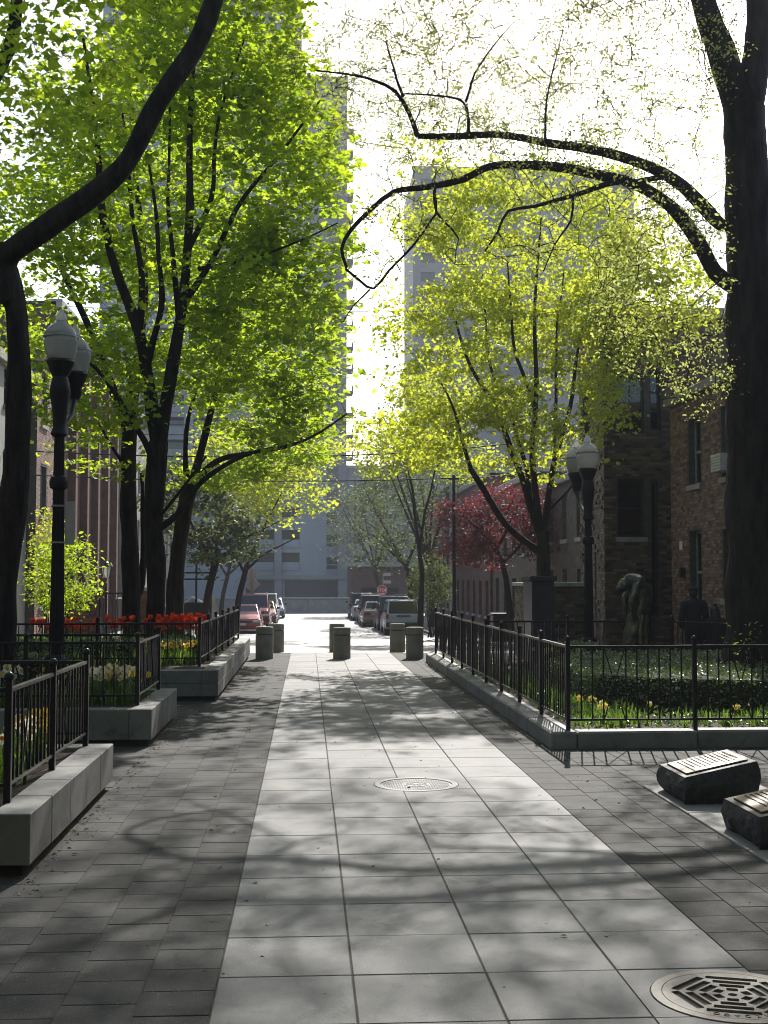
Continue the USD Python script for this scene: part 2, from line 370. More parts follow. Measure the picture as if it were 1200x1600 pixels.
single('ground', sheet([-150, -40, -10, -5, 0, 7, 12, 40, 150], np.minimum(YS, 330)[:-1], -0.16), M['ground'], kind='structure')
road = thing('road', kind='structure')
road.part('carriageway', sheet([-4.5, 0.8, 6.1], YS[(YS >= 33.2) & (YS <= 98)], -0.03), M['asphalt'])
road.part('cross_street', sheet([-90, -4.5, 0.8, 6.1, 90], [98, 105], -0.032), M['asphalt'])
road.part('gutter', sheet([-4.49, -4.2], YS[(YS >= 36) & (YS <= 98)], -0.022), M['walk'])
road.part('gutter', sheet([5.8, 6.09], YS[(YS >= 36) & (YS <= 98)], -0.022), M['walk'])


def kerbed_walk(x0, x1, ys):
    top = sheet([x0, x1], ys, 0.09); bot = sheet([x0, x1], ys, -0.5)
    n = len(top[0]); v = np.vstack([top[0], bot[0]]); f = []
    for j in range(len(ys) - 1):
        a, b, c, d = 2 * j, 2 * j + 1, 2 * j + 3, 2 * j + 2
        f += [[a, b, c, d], [b, b + n, c + n, c], [a + n, a, d, d + n]]
    f += [[0, n, n + 1, 1], [2 * len(ys) - 2, 2 * len(ys) - 1, 2 * len(ys) - 1 + n, 2 * len(ys) - 2 + n]]
    return v, np.array(f)


single('sidewalk', kerbed_walk(-9.6, -4.5, YS[(YS >= 36) & (YS <= 98)]), M['walk'], kind='structure')
single('sidewalk', kerbed_walk(6.1, 9.0, YS[(YS >= 36) & (YS <= 98)]), M['walk'], kind='structure')

hz = usdkit.material(stage, '/World/Looks/thin_haze', {'v': ('principled_volume', {'color': (0.86, 0.92, 1.0), 'density': 0.0004, 'anisotropy': 0.35})}, [], volume='v.volume')
single('haze', bx(-152, 152, -82, 332, -3.2, 92), hz, kind='stuff')

# ------------------------------------------------------------------ plaza paving: single tiles and pavers
rng = np.random.default_rng(5)
XJ = [-0.44, 0.235, 0.915, 1.59, 2.26]           # joints of the pale path
TD = 0.69
GR = (2.05, 5.97, 0.385)                          # grate: x, y, radius
MH = (1.07, 12.2, 0.41)                           # manhole cover
path_ = thing('path', kind='structure')
path_.part('bedding', bx(-0.44, 2.26, 2.0, 34.0, -0.14, -0.007), M['joint'])
holes = [Point(GR[0], GR[1]).buffer(GR[2] + 0.006, 24), Point(MH[0], MH[1]).buffer(MH[2] + 0.006, 24)]


def tile_mesh(x0, x1, y0, y1, g, b, dz):
    x0, x1, y0, y1 = x0 + g, x1 - g, y0 + g, y1 - g
    p = sbox(x0, y0, x1, y1)
    for h in holes:
        if p.intersects(h):
            p = p.difference(h)
            return extrude(p, 0.05, -0.05 + dz)
    m = MB().box(x0, x1, y0, y1, -0.05 + dz, dz, b)
    return m


y = 2.25
while y < 33.4:
    for c in range(4):
        path_.part('tile', tile_mesh(XJ[c], XJ[c + 1], y, y + TD, 0.0042, 0.004, rng.uniform(-0.0015, 0.0015)), M['tile'])
    y += TD


def pavers(xcols, y0, y1, cut=None, first=None):
    out = []
    for i, (a, b) in enumerate(zip(xcols[:-1], xcols[1:])):
        yy = y0 - (i % 2) * 0.17 - rng.uniform(0, 0.05)
        while yy < y1:
            q0, q1 = max(yy, y0), min(yy + 0.342, y1)
            if q1 - q0 > 0.04 and not (cut and cut(a, b, q0, q1)):
                out.append((a, b, q0, q1))
            yy += 0.342
    return out


def lay(t, lst):
    keep = sorted(lst, key=lambda p: p[2] + 0.15 * abs((p[0] + p[1]) / 2))
    rest = MB()
    for k, (a, b, c, d) in enumerate(keep):
        dz = -0.001 + rng.uniform(-0.0012, 0.0012)
        m = tile_mesh(a, b, c, d, 0.0032, 0.003, dz)
        if k < 300:
            t.part('paver', m, M['paver'])
        else:
            rest.mesh(m)
    if rest.n:
        t.part('distant_pavers', rest, M['paver'], kind='stuff')


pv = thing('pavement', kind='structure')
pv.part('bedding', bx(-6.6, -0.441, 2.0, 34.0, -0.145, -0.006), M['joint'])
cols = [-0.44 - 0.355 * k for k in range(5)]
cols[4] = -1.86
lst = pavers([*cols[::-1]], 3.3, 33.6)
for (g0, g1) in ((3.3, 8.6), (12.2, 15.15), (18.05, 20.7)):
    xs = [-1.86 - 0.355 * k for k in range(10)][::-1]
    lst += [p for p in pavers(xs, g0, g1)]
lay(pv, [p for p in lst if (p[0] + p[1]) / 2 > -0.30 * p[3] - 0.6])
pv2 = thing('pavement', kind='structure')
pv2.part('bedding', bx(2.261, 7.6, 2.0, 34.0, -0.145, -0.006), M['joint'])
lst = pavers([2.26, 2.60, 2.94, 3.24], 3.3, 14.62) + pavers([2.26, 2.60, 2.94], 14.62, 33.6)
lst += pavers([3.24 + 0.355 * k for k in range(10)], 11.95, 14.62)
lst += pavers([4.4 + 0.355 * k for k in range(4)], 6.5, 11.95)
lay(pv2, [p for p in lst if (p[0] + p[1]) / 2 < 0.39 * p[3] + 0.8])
for (y0, y1) in ((6.2, 7.63), (7.64, 9.07), (9.08, 10.51), (10.52, 11.95)):
    pv2.part('plinth_slab', bx(3.246, 4.39, y0, y1 - 0.006, -0.05, 0.012, 0.006), M['plinth'])

# ------------------------------------------------------------------ grate and manhole cover
g = thing('drain_grate', 'round cast iron drain grate with slotted hexagon pattern at the right edge of the path', 'drain grate', (GR[0], GR[1], 0))
g.part('frame_ring', extrude(Point(GR[0], GR[1]).buffer(0.384, 32).difference(Point(GR[0], GR[1]).buffer(0.335, 32)), 0.054, -0.05), M['grate'])
disc = Point(0, 0).buffer(0.331, 32)
slots = [Point(0, 0).buffer(0.022)]
for k in range(6):
    a = k * PI / 3 + 0.22
    for j, r in enumerate((0.075, 0.13, 0.185, 0.243)):
        half = r * math.tan(PI / 6) - 0.022
        s = sbox(r - 0.015, -half, r + 0.015, half).buffer(0.006)
        slots.append(affinity.rotate(s, math.degrees(a), origin=(0, 0)))
disc = disc.difference(unary_union(slots))
g.part('slotted_cover', extrude(affinity.translate(disc, GR[0], GR[1]), 0.03, -0.026), M['grate'])
g.part('pit', extrude(Point(GR[0], GR[1]).buffer(0.36, 24), 0.004, -0.10), M['hole'])
tm = None
for i, ch in enumerate('CHICAGO'):
    m_ = meshkit.text_mesh(ch, 0.030, 0.004)
    m_.apply_translation([-m_.bounds[:, 0].mean(), 0, 0])
    ang = math.radians(-90 - (i - 3) * 9.0 - 6)        # raised letters round the rim, tops outward
    p = np.array([GR[0] + 0.285 * math.cos(ang), GR[1] + 0.285 * math.sin(ang), 0.0035])
    T = np.eye(4); T[:3, :3] = rz(ang - PI / 2); T[:3, 3] = p
    m_.apply_transform(T)
    g.part('letter', m_, M['grate'])
c = thing('manhole_cover', 'round iron manhole cover flush in the middle of the pale path', 'manhole cover', (MH[0], MH[1], 0))
P0 = Point(MH[0], MH[1])
c.part('frame_ring', extrude(P0.buffer(0.409, 32).difference(P0.buffer(0.352, 32)), 0.053, -0.05), M['cover'])
c.part('lid', extrude(P0.buffer(0.347, 32), 0.0465, -0.05), M['cover'])
studs = MB()
for i in range(-13, 14):
    for j in range(-13, 14):
        x_, y_ = i * 0.024, j * 0.024
        r_ = math.hypot(x_, y_)
        if 0.14 < r_ < 0.325:
            studs.box(MH[0] + x_ - .008, MH[0] + x_ + .008, MH[1] + y_ - .008, MH[1] + y_ + .008, -0.005, -0.0012, 0.001)
c.part('raised_studs', studs, M['cover'], kind='stuff')
c.part('raised_ring', extrude(P0.buffer(0.125, 24).difference(P0.buffer(0.105, 24)), 0.006, -0.0052), M['cover'])
for k in range(6):
    a = k * PI / 3
    c.part('raised_bar', bx(MH[0] + .02, MH[0] + .1, MH[1] - .008, MH[1] + .008, -0.0052, 0.0, 0.0, rz(a), (MH[0], MH[1], 0)), M['cover'])
c.part('pick_hole', extrude(Point(MH[0] - .3, MH[1] + .1).buffer(0.018), 0.003, -0.006), M['hole'])

# ------------------------------------------------------------------ planters
def planter(label, x0, x1, y0, y1, h, nblk, courses=1):
    t = thing('stone_planter', label, 'planter', ((x0 + x1) / 2, (y0 + y1) / 2, 0))
    w, toe = 0.27, 0.06
    t.part('toe_plinth', MB().box(x0, x1 - toe, y0 + toe, y1 - toe, -0.01, 0.07), M['mortar_dark'])
    L = (y1 - y0) / nblk
    for k in range(nblk):
        for q in range(courses):
            z0, z1 = 0.07 + (h - 0.07) * q / courses, 0.07 + (h - 0.07) * (q + 1) / courses
            t.part('wall_block', bx(x1 - w, x1 + rng.uniform(-.002, .002), y0 + k * L + .003, y0 + (k + 1) * L - .003, z0 + .002, z1 - .002, 0.007), M['block'])
    n = max(2, round((x1 - w - x0) / 1.1)); B = (x1 - w - x0) / n
    for k in range(n):
        for (ya, yb) in ((y0, y0 + w), (y1 - w, y1)):
            for q in range(courses):
                z0, z1 = 0.07 + (h - 0.07) * q / courses, 0.07 + (h - 0.07) * (q + 1) / courses
                t.part('wall_block', bx(x0 + k * B + .003, x0 + (k + 1) * B - .003, ya, yb, z0 + .002, z1 - .002, 0.007), M['block'])
    return t


def soil_sheet(x0, x1, y0, y1, z, amp=0.04, step=0.16, seed=0):
    xs, ys = np.arange(x0, x1 + step, step).clip(max=x1), np.arange(y0, y1 + step, step).clip(max=y1)
    X, Y = np.meshgrid(xs, ys)
    p = np.stack([X, Y, np.zeros_like(X)], -1)
    Z = z + amp * (meshkit.fbm(p * 2.2, 4, seed) - 0.5) * 2
    n = len(xs)
    f = np.array([[j * n + i, j * n + i + 1, (j + 1) * n + i + 1, (j + 1) * n + i] for j in range(len(ys) - 1) for i in range(n - 1)])
    return np.stack([X, Y, Z], -1).reshape(-1, 3), f


PL = [(-6.4, -1.86, 8.6, 12.2, 0.42), (-6.4, -1.86, 15.15, 18.05, 0.44), (-7.5, -1.46, 20.7, 32.2, 0.50)]
pls = [planter('nearest pale granite planter wall at the left edge of the picture', *PL[0], 5),
       planter('middle pale granite planter wall left of the path, with white daffodils', *PL[1], 5),
       planter('longest two course granite planter running back to the bollards on the left', *PL[2], 12, 2)]
for t, (x0, x1, y0, y1, h) in zip(pls, PL):
    t.part('soil', soil_sheet(x0 + .05, x1 - .26, y0 + .26, y1 - .26, h - 0.035, 0.03), M['soil'])

kerb = thing('planter_kerb', 'low granite kerb round the right hand garden bed under the black fence', 'kerb', (2.9, 14.6, 0))
for k in range(10):
    y0 = 14.62 + k * 1.55
    kerb.part('kerb_stone', bx(2.88, 3.20, y0 + .003, y0 + 1.547, -0.02, 0.20 + rng.uniform(-.003, .003), 0.02), M['block'])
for k in range(5):
    x0 = 3.203 + k * 1.45
    kerb.part('kerb_stone', bx(x0 + .003, x0 + 1.447, 14.62, 14.92, -0.02, 0.20 + rng.uniform(-.003, .003), 0.02), M['block'])
single('garden_soil', soil_sheet(3.19, 10.4, 14.91, 30.1, 0.17, 0.05, 0.2, 3), M['soil'], kind='structure')

# ------------------------------------------------------------------ fences
def fence(label, runs, zb, h, pitch=0.135, finial=True, spacing=1.5, round_post=False, xbay=True, low=0.13):
    """runs: polylines in plan; posts at about `spacing`."""
    t = thing('iron_fence', label, 'fence', (runs[0][0][0], runs[0][0][1], zb))
    done = []
    for run in runs:
        for (ax, ay), (bx_, by_) in zip(run[:-1], run[1:]):
            a, b = np.array([ax, ay]), np.array([bx_, by_])
            L = np.linalg.norm(b - a); n = max(1, round(L / spacing)); d = (b - a) / L
            R = rz(math.atan2(d[1], d[0]))

            def bar(p0, p1, hw, name, bev=0.003):
                p0, p1 = np.array(p0), np.array(p1)
                v = p1 - p0; ln = np.linalg.norm(v)
                m = bx(0, ln, -hw, hw, -hw, hw, bev)
                vv, ff = m.arr()
                x = v / ln; yv = np.array([-d[1], d[0], 0]); z = np.cross(x, yv)
                t.part(name, (p0 + vv @ np.stack([x, yv, z]), ff), M['iron'])
            for i in range(n + 1):
                p = a + d * L * i / n
                if any(np.hypot(*(p - q)) < 0.05 for q in done):
                    continue
                done.append(p)
                m = MB().box(p[0] - .025, p[0] + .025, p[1] - .025, p[1] + .025, zb - .03, zb + h - 0.03, 0.004, R)
                po = t.part('post', m, M['iron'])
                cap = MB().lathe([(0.018, 0), (0.034, 0.008), (0.038, 0.03), (0.030, 0.052), (0.012, 0.064), (0.001, 0.067)], (p[0], p[1], zb + h - 0.034), 10)
                t.part('post_cap', cap, M['iron'], smooth=True)
            for i in range(n):
                p, q = a + d * L * i / n + d * .026, a + d * L * (i + 1) / n - d * .026
                zt, zl = zb + h - 0.10, zb + low
                bar([*p, zt], [*q, zt], 0.017, 'top_rail', 0.005)
                bar([*p, zl], [*q, zl], 0.013, 'bottom_rail', 0.004)
                W = np.linalg.norm(q - p); npk = max(2, round(W / pitch))
                xs = [W * k / npk for k in range(1, npk)]
                skip = set()
                if xbay and npk > 6:
                    k0 = npk // 3
                    skip = {k0}
                    e0, e1 = p + d * xs[k0 - 1], p + d * xs[k0 + 1]
                    bar([*(e0 + d * .01), zl + .012], [*(e1 - d * .01), zt - .016], 0.0062, 'cross_brace', 0.002)
                    off = np.array([-d[1], d[0]]) * 0.013
                    bar([*(e1 - d * .01 + off), zl + .012], [*(e0 + d * .01 + off), zt - .016], 0.0062, 'cross_brace', 0.002)
                for k, s in enumerate(xs):
                    if k in skip:
                        continue
                    e = p + d * s
                    bar([*e, zl + .013], [*e, zt - .017], 0.0085, 'picket', 0.002)
    return t


fence('black iron fence round the nearest left planter', [[(-6.2, 9.05), (-2.12, 9.05), (-2.10, 12.05), (-6.2, 12.05)]], 0.41, 0.90, spacing=1.45)
fence('black iron fence round the middle left planter of white daffodils', [[(-6.2, 15.65), (-2.10, 15.65), (-2.10, 17.85), (-6.2, 17.85)]], 0.43, 0.88, spacing=1.5)
fence('black iron fence round the long tulip planter by the bollards', [[(-7.2, 22.0), (-1.88, 22.0), (-1.75, 31.9)]], 0.49, 0.83, spacing=1.6)
fence('black iron fence with round finials round the right garden bed', [[(3.12, 30.1), (3.12, 14.78), (9.3, 14.78)]], 0.19, 1.10, spacing=1.7)
fence('black iron fence across the back of the right garden behind the statue', [[(3.6, 24.6), (6.75, 24.4)], [(7.2, 24.2), (8.6, 21.6)]], 0.17, 1.09, spacing=1.3, xbay=False)

# ------------------------------------------------------------------ bollards
bol = None
for (px, yy, lab) in ((-1.07, 31.5, 'left bollard of the front row, round grey concrete'), (0.88, 31.5, 'middle bollard of the front row, round grey concrete'), (2.73, 31.5, 'right bollard of the front row, round grey concrete'),
                      (-0.88, 35.8, 'left bollard of the rear row nearer the road, round concrete'), (0.86, 35.8, 'middle bollard of the rear row nearer the road, round concrete'), (2.60, 35.8, 'right bollard of the rear row nearer the road, round concrete')):
    if bol is None:
        bol = thing('bollard', lab, 'bollard', (px, yy, 0), 'concrete bollards at the end of the path')
        o = (px, yy, 0)
        bol.part('shaft', MB().lathe([(0.215, -0.02), (0.222, 0.0), (0.222, 0.60), (0.216, 0.605)], o, 28), M['bollard'], smooth=40)
        bol.part('groove', MB().lathe([(0.208, 0.604), (0.208, 0.626)], o, 28), M['mortar_dark'], smooth=40)
        bol.part('cap', MB().lathe([(0.216, 0.625), (0.222, 0.63), (0.222, 0.785), (0.205, 0.805), (0.0, 0.812)], o, 28), M['bollard'], smooth=40)
    else:
        copy(bol, (px, yy, gz(yy) - 0.02), 0, 1, lab)

# ------------------------------------------------------------------ lamp posts
def lamp(label, x, y, zb, zg, sign=False):
    t = thing('street_lamp', label, 'street lamp', (x, y, zb), 'twin globe park lamps')
    o = (x, y, zb); H = zg - zb
    t.part('base', MB().lathe([(0.24, -0.1), (0.24, 0.10), (0.20, 0.16), (0.17, 0.35), (0.135, 0.60), (0.15, 0.66), (0.12, 0.72)], o, 16), M['cast'], smooth=35)
    t.part('shaft', MB().lathe([(0.095, 0.70), (0.082, H * 0.45), (0.068, H - 1.20)], o, 24, flute=0.14), M['cast'])
    t.part('collar', MB().lathe([(0.07, H * .60), (0.115, H * .605), (0.125, H * .62), (0.105, H * .635), (0.07, H * .64)], o, 16), M['cast'], smooth=35)
    t.part('capital', MB().lathe([(0.068, H - 1.22), (0.12, H - 1.18), (0.085, H - 1.08), (0.095, H - .9), (0.14, H - .62), (0.12, H - .5), (0.10, H - .42), (0.155, H - .30), (0.185, H - .22), (0.175, H - .19)], o, 16), M['cast'], smooth=35)
    arm = MB().tube([(x, y + .05, zb + H - 1.0), (x, y + .35, zb + H - 1.02), (x, y + .75, zb + H - .85), (x, y + 1.0, zb + H - .55)], [.05, .045, .045, .055], 8)
    t.part('bracket_arm', arm, M['cast'], smooth=60)
    o2 = (x, y + 1.0, zb)
    t.part('holder', MB().lathe([(0.05, H - .62), (0.10, H - .5), (0.10, H - .42), (0.155, H - .30), (0.185, H - .22), (0.175, H - .19)], o2, 16), M['cast'], smooth=35)
    for oo in (o, o2):
        gl = t.part('globe', MB().lathe([(0.165, H - .20), (0.20, H - .08), (0.222, H + .04), (0.224, H + .10)], oo, 24), M['globe'], smooth=True)
        gl.part('band', MB().lathe([(0.222, H + .10), (0.234, H + .105), (0.234, H + .125), (0.222, H + .13)], oo, 24), M['steel'], smooth=30)
        gl.part('dome', MB().lathe([(0.220, H + .128), (0.195, H + .20), (0.14, H + .265), (0.085, H + .30), (0.065, H + .33)], oo, 24), M['globe'], smooth=True)
        gl.part('finial', MB().lathe([(0.066, H + .325), (0.075, H + .345), (0.072, H + .39), (0.05, H + .43), (0.035, H + .45), (0.012, H + .49), (0.0, H + .53)], oo, 14), M['globe'], smooth=True)
    if sign:
        s = t.part('sign_panel', bx(x + .09, x + .21, y - .012, y + .012, zb + 2.15, zb + 2.72, 0.004), M['sign_back'])
        for zz in (zb + 2.18, zb + 2.66):
            s.part('strap', MB().lathe([(0.088, zz - .012), (0.092, zz - .01), (0.092, zz + .01), (0.088, zz + .012)], (x, y, 0), 16), M['steel'])
    return t


p = at(95, 540, 16.5)
lamp('near left street lamp with two frosted globes and a small grey sign panel', p[0], 16.5, 0.3, p[2], True)
p = at(918, 717, 24.0)
lamp('right street lamp with two frosted globes in front of the brick building', p[0], 24.0, 0.15, p[2])

# ------------------------------------------------------------------ memorial stones
def memorial(label, x0, x1, y0, y1, zl, zr, text):
    t = thing('memorial_stone', label, 'memorial stone', ((x0 + x1) / 2, (y0 + y1) / 2, 0), 'low memorial stones with bronze plaques')
    n = 10
    us = np.linspace(0, 1, n)
    rows = []
    for k, s in enumerate(np.linspace(0, 1, 6)):
        bulge = 0.025 * math.sin(PI * s) - 0.03 * (1 - s) ** 3
        ring = []
        for (ax, ay, bx_, by_) in ((x0, y0, x1, y0), (x1, y0, x1, y1), (x1, y1, x0, y1), (x0, y1, x0, y0)):
            nx, ny = (by_ - ay), -(bx_ - ax); l = math.hypot(nx, ny); nx, ny = nx / l, ny / l
            for u in us[:-1]:
                X, Y = ax + (bx_ - ax) * u, ay + (by_ - ay) * u
                zt = zl + (zr - zl) * (X - x0) / (x1 - x0)
                nn = (meshkit.noise(np.array([X * 9, Y * 9, s * 3])) - .5) * 0.035 * (0 if k == 5 else 1)
                o = bulge + nn
                ring.append((X + nx * o, Y + ny * o, 0.010 + (zt - 0.012) * s))
        rows.append(ring)
    m = len(rows[0]); v = np.array(rows).reshape(-1, 3); k = np.arange(m); f = []
    for i in range(5):
        f.append(np.stack([i * m + k, i * m + (k + 1) % m, (i + 1) * m + (k + 1) % m, (i + 1) * m + k], 1))
    f = np.vstack(f); f = np.vstack([f[:, [0, 1, 2]], f[:, [0, 2, 3]]])
    t.part('rough_stone', (v, f), M['granite_dark'])
    tilt = math.atan2(zr - zl, x1 - x0)
    Rm = np.array([[math.cos(tilt), 0, -math.sin(tilt)], [0, 1, 0], [math.sin(tilt), 0, math.cos(tilt)]])
    c = np.array([(x0 + x1) / 2, (y0 + y1) / 2, (zl + zr) / 2])
    Lx = (x1 - x0) / math.cos(tilt) / 2; Ly = (y1 - y0) / 2

    def put(m, dz=0.0):
        v, f = vf(m)
        return (v @ Rm.T + c + Rm @ [0, 0, dz], f)
    t.part('polished_top', put(bx(-Lx + .002, Lx - .002, -Ly + .002, Ly - .002, -0.015, 0.004, 0.003)), M['polished'])
    pq = t.part('plaque', put(bx(-Lx + .05, Lx - .05, -Ly + .09, Ly - .09, 0.0045, 0.020, 0.004)), M['plaque'])
    return t, pq, put, Lx, Ly


rg = np.random.default_rng(9)
for lab, y0, y1 in (('farther low dark stone block with a bronze plaque of raised lines', 10.88, 11.66), ('nearer low dark stone block with a bronze plaque, cut by the right edge', 9.05, 9.84)):
    t, pq, put, Lx, Ly = memorial(lab, 3.33, 3.99, y0, y1, 0.245, 0.385, '')
    # lines of raised lettering too small to read, running across for a reader on the path
    for r_ in range(11):
        line = MB(); u = -Ly + .13; x_ = Lx - .10 - r_ * 0.044
        end = Ly - .13 - rg.uniform(0, .12)
        while u < end:
            wl = rg.uniform(.014, .045)
            line.box(x_ - (.015 if r_ == 0 else .0075), x_ + (.015 if r_ == 0 else .0075), -u - wl, -u, .0195, .0225)
            u += wl + .02
        pq.part('raised_line', put(line), M['letter'])

# ------------------------------------------------------------------ foliage engine
LEAF = {
    'maple': np.array([(0, 0), (.30, .05), (.52, -.05), (.40, .28), (.62, .45), (.30, .55), (.22, .72), (0, 1.05), (-.22, .72), (-.30, .55), (-.62, .45), (-.40, .28), (-.52, -.05), (-.30, .05)]),
    'star': np.array([(0, 0), (.45, .1), (.28, .40), (.45, .62), (0, 1.0), (-.45, .62), (-.28, .40), (-.45, .1)]),
    'oval': np.array([(0, 0), (.27, .35), (.22, .7), (0, 1.0), (-.22, .7), (-.27, .35)]),
    'diamond': np.array([(0, 0), (.30, .45), (0, 1.0), (-.30, .45)]),
    'blade': np.array([(0, 0), (.045, .3), (.04, .7), (0, 1.0), (-.04, .7), (-.045, .3)]),
}


def leaves(pts, size, kind, rng, tilt=0.6, droop=0.0, var=0.35, heading=None):
    """One mesh of many leaves: (v, f, tint)."""
    s = LEAF[kind]; n, k = len(pts), len(s)
    a = rng.uniform(0, 2 * PI, n) if heading is None else heading + rng.normal(0, .6, n)
    up = np.stack([rng.normal(0, tilt, n), rng.normal(0, tilt, n), np.ones(n)], 1); up /= np.linalg.norm(up, axis=1, keepdims=True)
    d = np.stack([np.cos(a), np.sin(a), np.full(n, -droop)], 1); d -= up * (d * up).sum(1, keepdims=True); d /= np.linalg.norm(d, axis=1, keepdims=True)
    w = np.cross(d, up)
    sz = size * np.exp(rng.normal(0, var, n)).clip(.45, 1.9)
    fold = 0.28
    v = pts[:, None] + sz[:, None, None] * (s[None, :, 1:2] * d[:, None] + s[None, :, 0:1] * w[:, None] + (np.abs(s[None, :, 0:1]) * fold - 0.22 * s[None, :, 1:2] ** 2) * up[:, None])
    # fan from the tip's opposite: triangulate about the mid vein
    c = k // 2
    tri = [(0, i, i + 1) for i in range(1, k - 1)] if kind not in ('maple', 'star') else None
    if tri is None:
        # add a centre point
        v = np.concatenate([v, (pts + sz[:, None] * 0.42 * d)[:, None]], 1); k2 = k + 1
        tri = [(k, i, (i + 1) % k) for i in range(k)]
        if kind == 'maple':
            pass
    else:
        k2 = k
    tri = np.array(tri)
    f = (np.arange(n)[:, None, None] * k2 + tri[None]).reshape(-1, 3)
    tint = np.repeat(rng.beta(2, 2, n), k2)
    return v.reshape(-1, 3), f, tint


def resample(pts, step):
    pts = np.asarray(pts, float)
    # smooth through the given points (Catmull-Rom)
    P = np.vstack([2 * pts[0] - pts[1], pts, 2 * pts[-1] - pts[-2]]); out = []
    for i in range(1, len(P) - 2):
        n = max(2, int(np.linalg.norm(P[i + 1] - P[i]) / step))
        for t in np.linspace(0, 1, n, endpoint=False):
            out.append(0.5 * (2 * P[i] + (P[i + 1] - P[i - 1]) * t + (2 * P[i - 1] - 5 * P[i] + 4 * P[i + 1] - P[i + 2]) * t * t + (3 * P[i] - P[i - 1] - 3 * P[i + 1] + P[i + 2]) * t ** 3))
    out.append(pts[-1])
    return np.array(out)


def ellipsoid_pts(c, r, n, rng, gap=0.45, freq=0.7, seed=0, shell=0.35):
    out = []
    need = n
    while need > 0:
        q = rng.normal(size=(need * 3, 3)); q /= np.linalg.norm(q, axis=1, keepdims=True)
        q *= (shell + (1 - shell) * rng.uniform(0, 1, (len(q), 1)) ** 0.5)
        w = np.asarray(c) + q * np.asarray(r)
        w = w[meshkit.fbm(w * freq, 3, seed) > gap][:need]
        out.append(w); need -= len(w)
        if len(w) == 0:
            break
    return np.vstack(out)


def grow(tb, limbs, targets, rng, rt=0.004, k=0.011, sag=0.0, maxr=0.05, sides=5, wob_=0.16):
    """Tubes for the limbs; every target gets a twig from the nearest wood. Returns the twigs' paths."""
    nodes, rad = [], []
    for pts, r0, r1 in limbs:
        q = resample(pts, 0.16)
        u = np.linspace(0, 1, len(q)); wob = np.stack([meshkit.noise(np.stack([q[:, 2] * .9 + j * 7, q[:, 0] * .9, q[:, 1] * .9], 1)) - .5 for j in range(3)], 1)
        q = q + wob * (wob_ if r0 < .1 else .06) * np.minimum(u * 3, 1)[:, None]
        r = r0 + (r1 - r0) * u ** 0.8
        rr_ = r * (1 + 0.22 * (meshkit.fbm(q * 1.3, 2) - .5))
        if r0 > .08:
            one = MB(); one.tube(q, rr_, 18); v, f = one.arr()
            ax = np.repeat(q, 18, 0); nrm = v - ax
            ang = np.tile(np.arange(18), len(q)); ridge = meshkit.noise(np.stack([ang * .9, np.repeat(np.arange(len(q)) * .16, 18) * 1.6, np.full(len(v), r0 * 50)], 1)) - .5
            lump = meshkit.fbm(v * [3.2, 3.2, 1.6], 3, 2) - .5
            tb.add(v + nrm * (.16 * ridge + .30 * lump)[:, None], f)
        else:
            tb.tube(q, rr_, 8)
        nodes.append(q); rad.append(r)
    nodes, rad = np.vstack(nodes), np.concatenate(rad)
    d0 = np.min(np.linalg.norm(targets[:, None, :] - nodes[None, ::2, :], axis=2), axis=1)
    targets = targets[np.argsort(d0)]
    cap = len(nodes) + 4 * len(targets)
    NN = np.empty((cap, 3)); RR = np.empty(cap); n = len(nodes); NN[:n] = nodes; RR[:n] = rad
    twigs = []
    for t in targets:
        df = NN[:n] - t
        d = np.sqrt((df * df).sum(1)) + 0.35 * np.maximum(df[:, 2], 0)
        i = int(np.argmin(d)); s = NN[i]; L = np.linalg.norm(t - s)
        if L < 0.08:
            continue
        mid = (s + t) / 2 + rng.normal(0, 0.10 * L, 3) + [0, 0, (0.10 - sag) * L]
        u = np.array([0, .25, .5, .75, 1.0])[:, None]
        q = (1 - u) ** 2 * s + 2 * u * (1 - u) * mid + u ** 2 * t
        ra = min(RR[i] * .8, maxr, rt + k * L)
        rr = ra + (rt - ra) * u[:, 0]
        tb.tube(q, rr, sides if ra > 0.012 else 3, cap=False)
        NN[n:n + 4] = q[1:]; RR[n:n + 4] = rr[1:]; n += 4
        twigs.append(q)
    return np.array(twigs)


def leaf_points(twigs, per, spread, rng, flat=0.5, start=0.3):
    n = len(twigs) * per
    i = np.repeat(np.arange(len(twigs)), per)
    u = start + (1 - start) * rng.uniform(0, 1, n) ** .8
    k = np.minimum((u * 4).astype(int), 3); fr = u * 4 - k
    p = twigs[i, k] * (1 - fr)[:, None] + twigs[i, k + 1] * fr[:, None]
    return p + rng.normal(0, 1, (n, 3)) * [spread, spread, spread * flat]


def tree(name, label, base, limbs, blobs, ntw, per, size, leafm, kind, seed, bark='bark', spread=0.22, flat=0.45, tilt=0.55, droop=0.25, rt=0.004, gap=0.45, freq=0.7, cat='tree', group=None, k=0.011, shell=0.35, var=0.35, maxr=0.05):
    rng = np.random.default_rng(seed)
    t = thing(name, label, cat, base, group)
    vol = np.array([b[1][0] * b[1][1] * b[1][2] * (b[2] if len(b) > 2 else 1) for b in blobs]); vol = vol / vol.sum()
    tg = np.vstack([ellipsoid_pts(b[0], b[1], max(3, int(ntw * w)), rng, gap, freq, seed, shell) for b, w in zip(blobs, vol)])
    tb = MB()
    tw = grow(tb, limbs, tg, rng, rt, k, maxr=maxr)
    t.part('trunk', tb, M[bark], smooth=50)
    if per:
        lp = leaf_points(tw, per, spread, rng, flat)
        v, f, ti = leaves(lp, size, kind, rng, tilt, droop, var)
        t.part('crown', (v, f), M[leafm], tint=ti, kind='stuff')
    return t


# ------------------------------------------------------------------ trees
def A(px, py, d):
    return at(px, py, d)


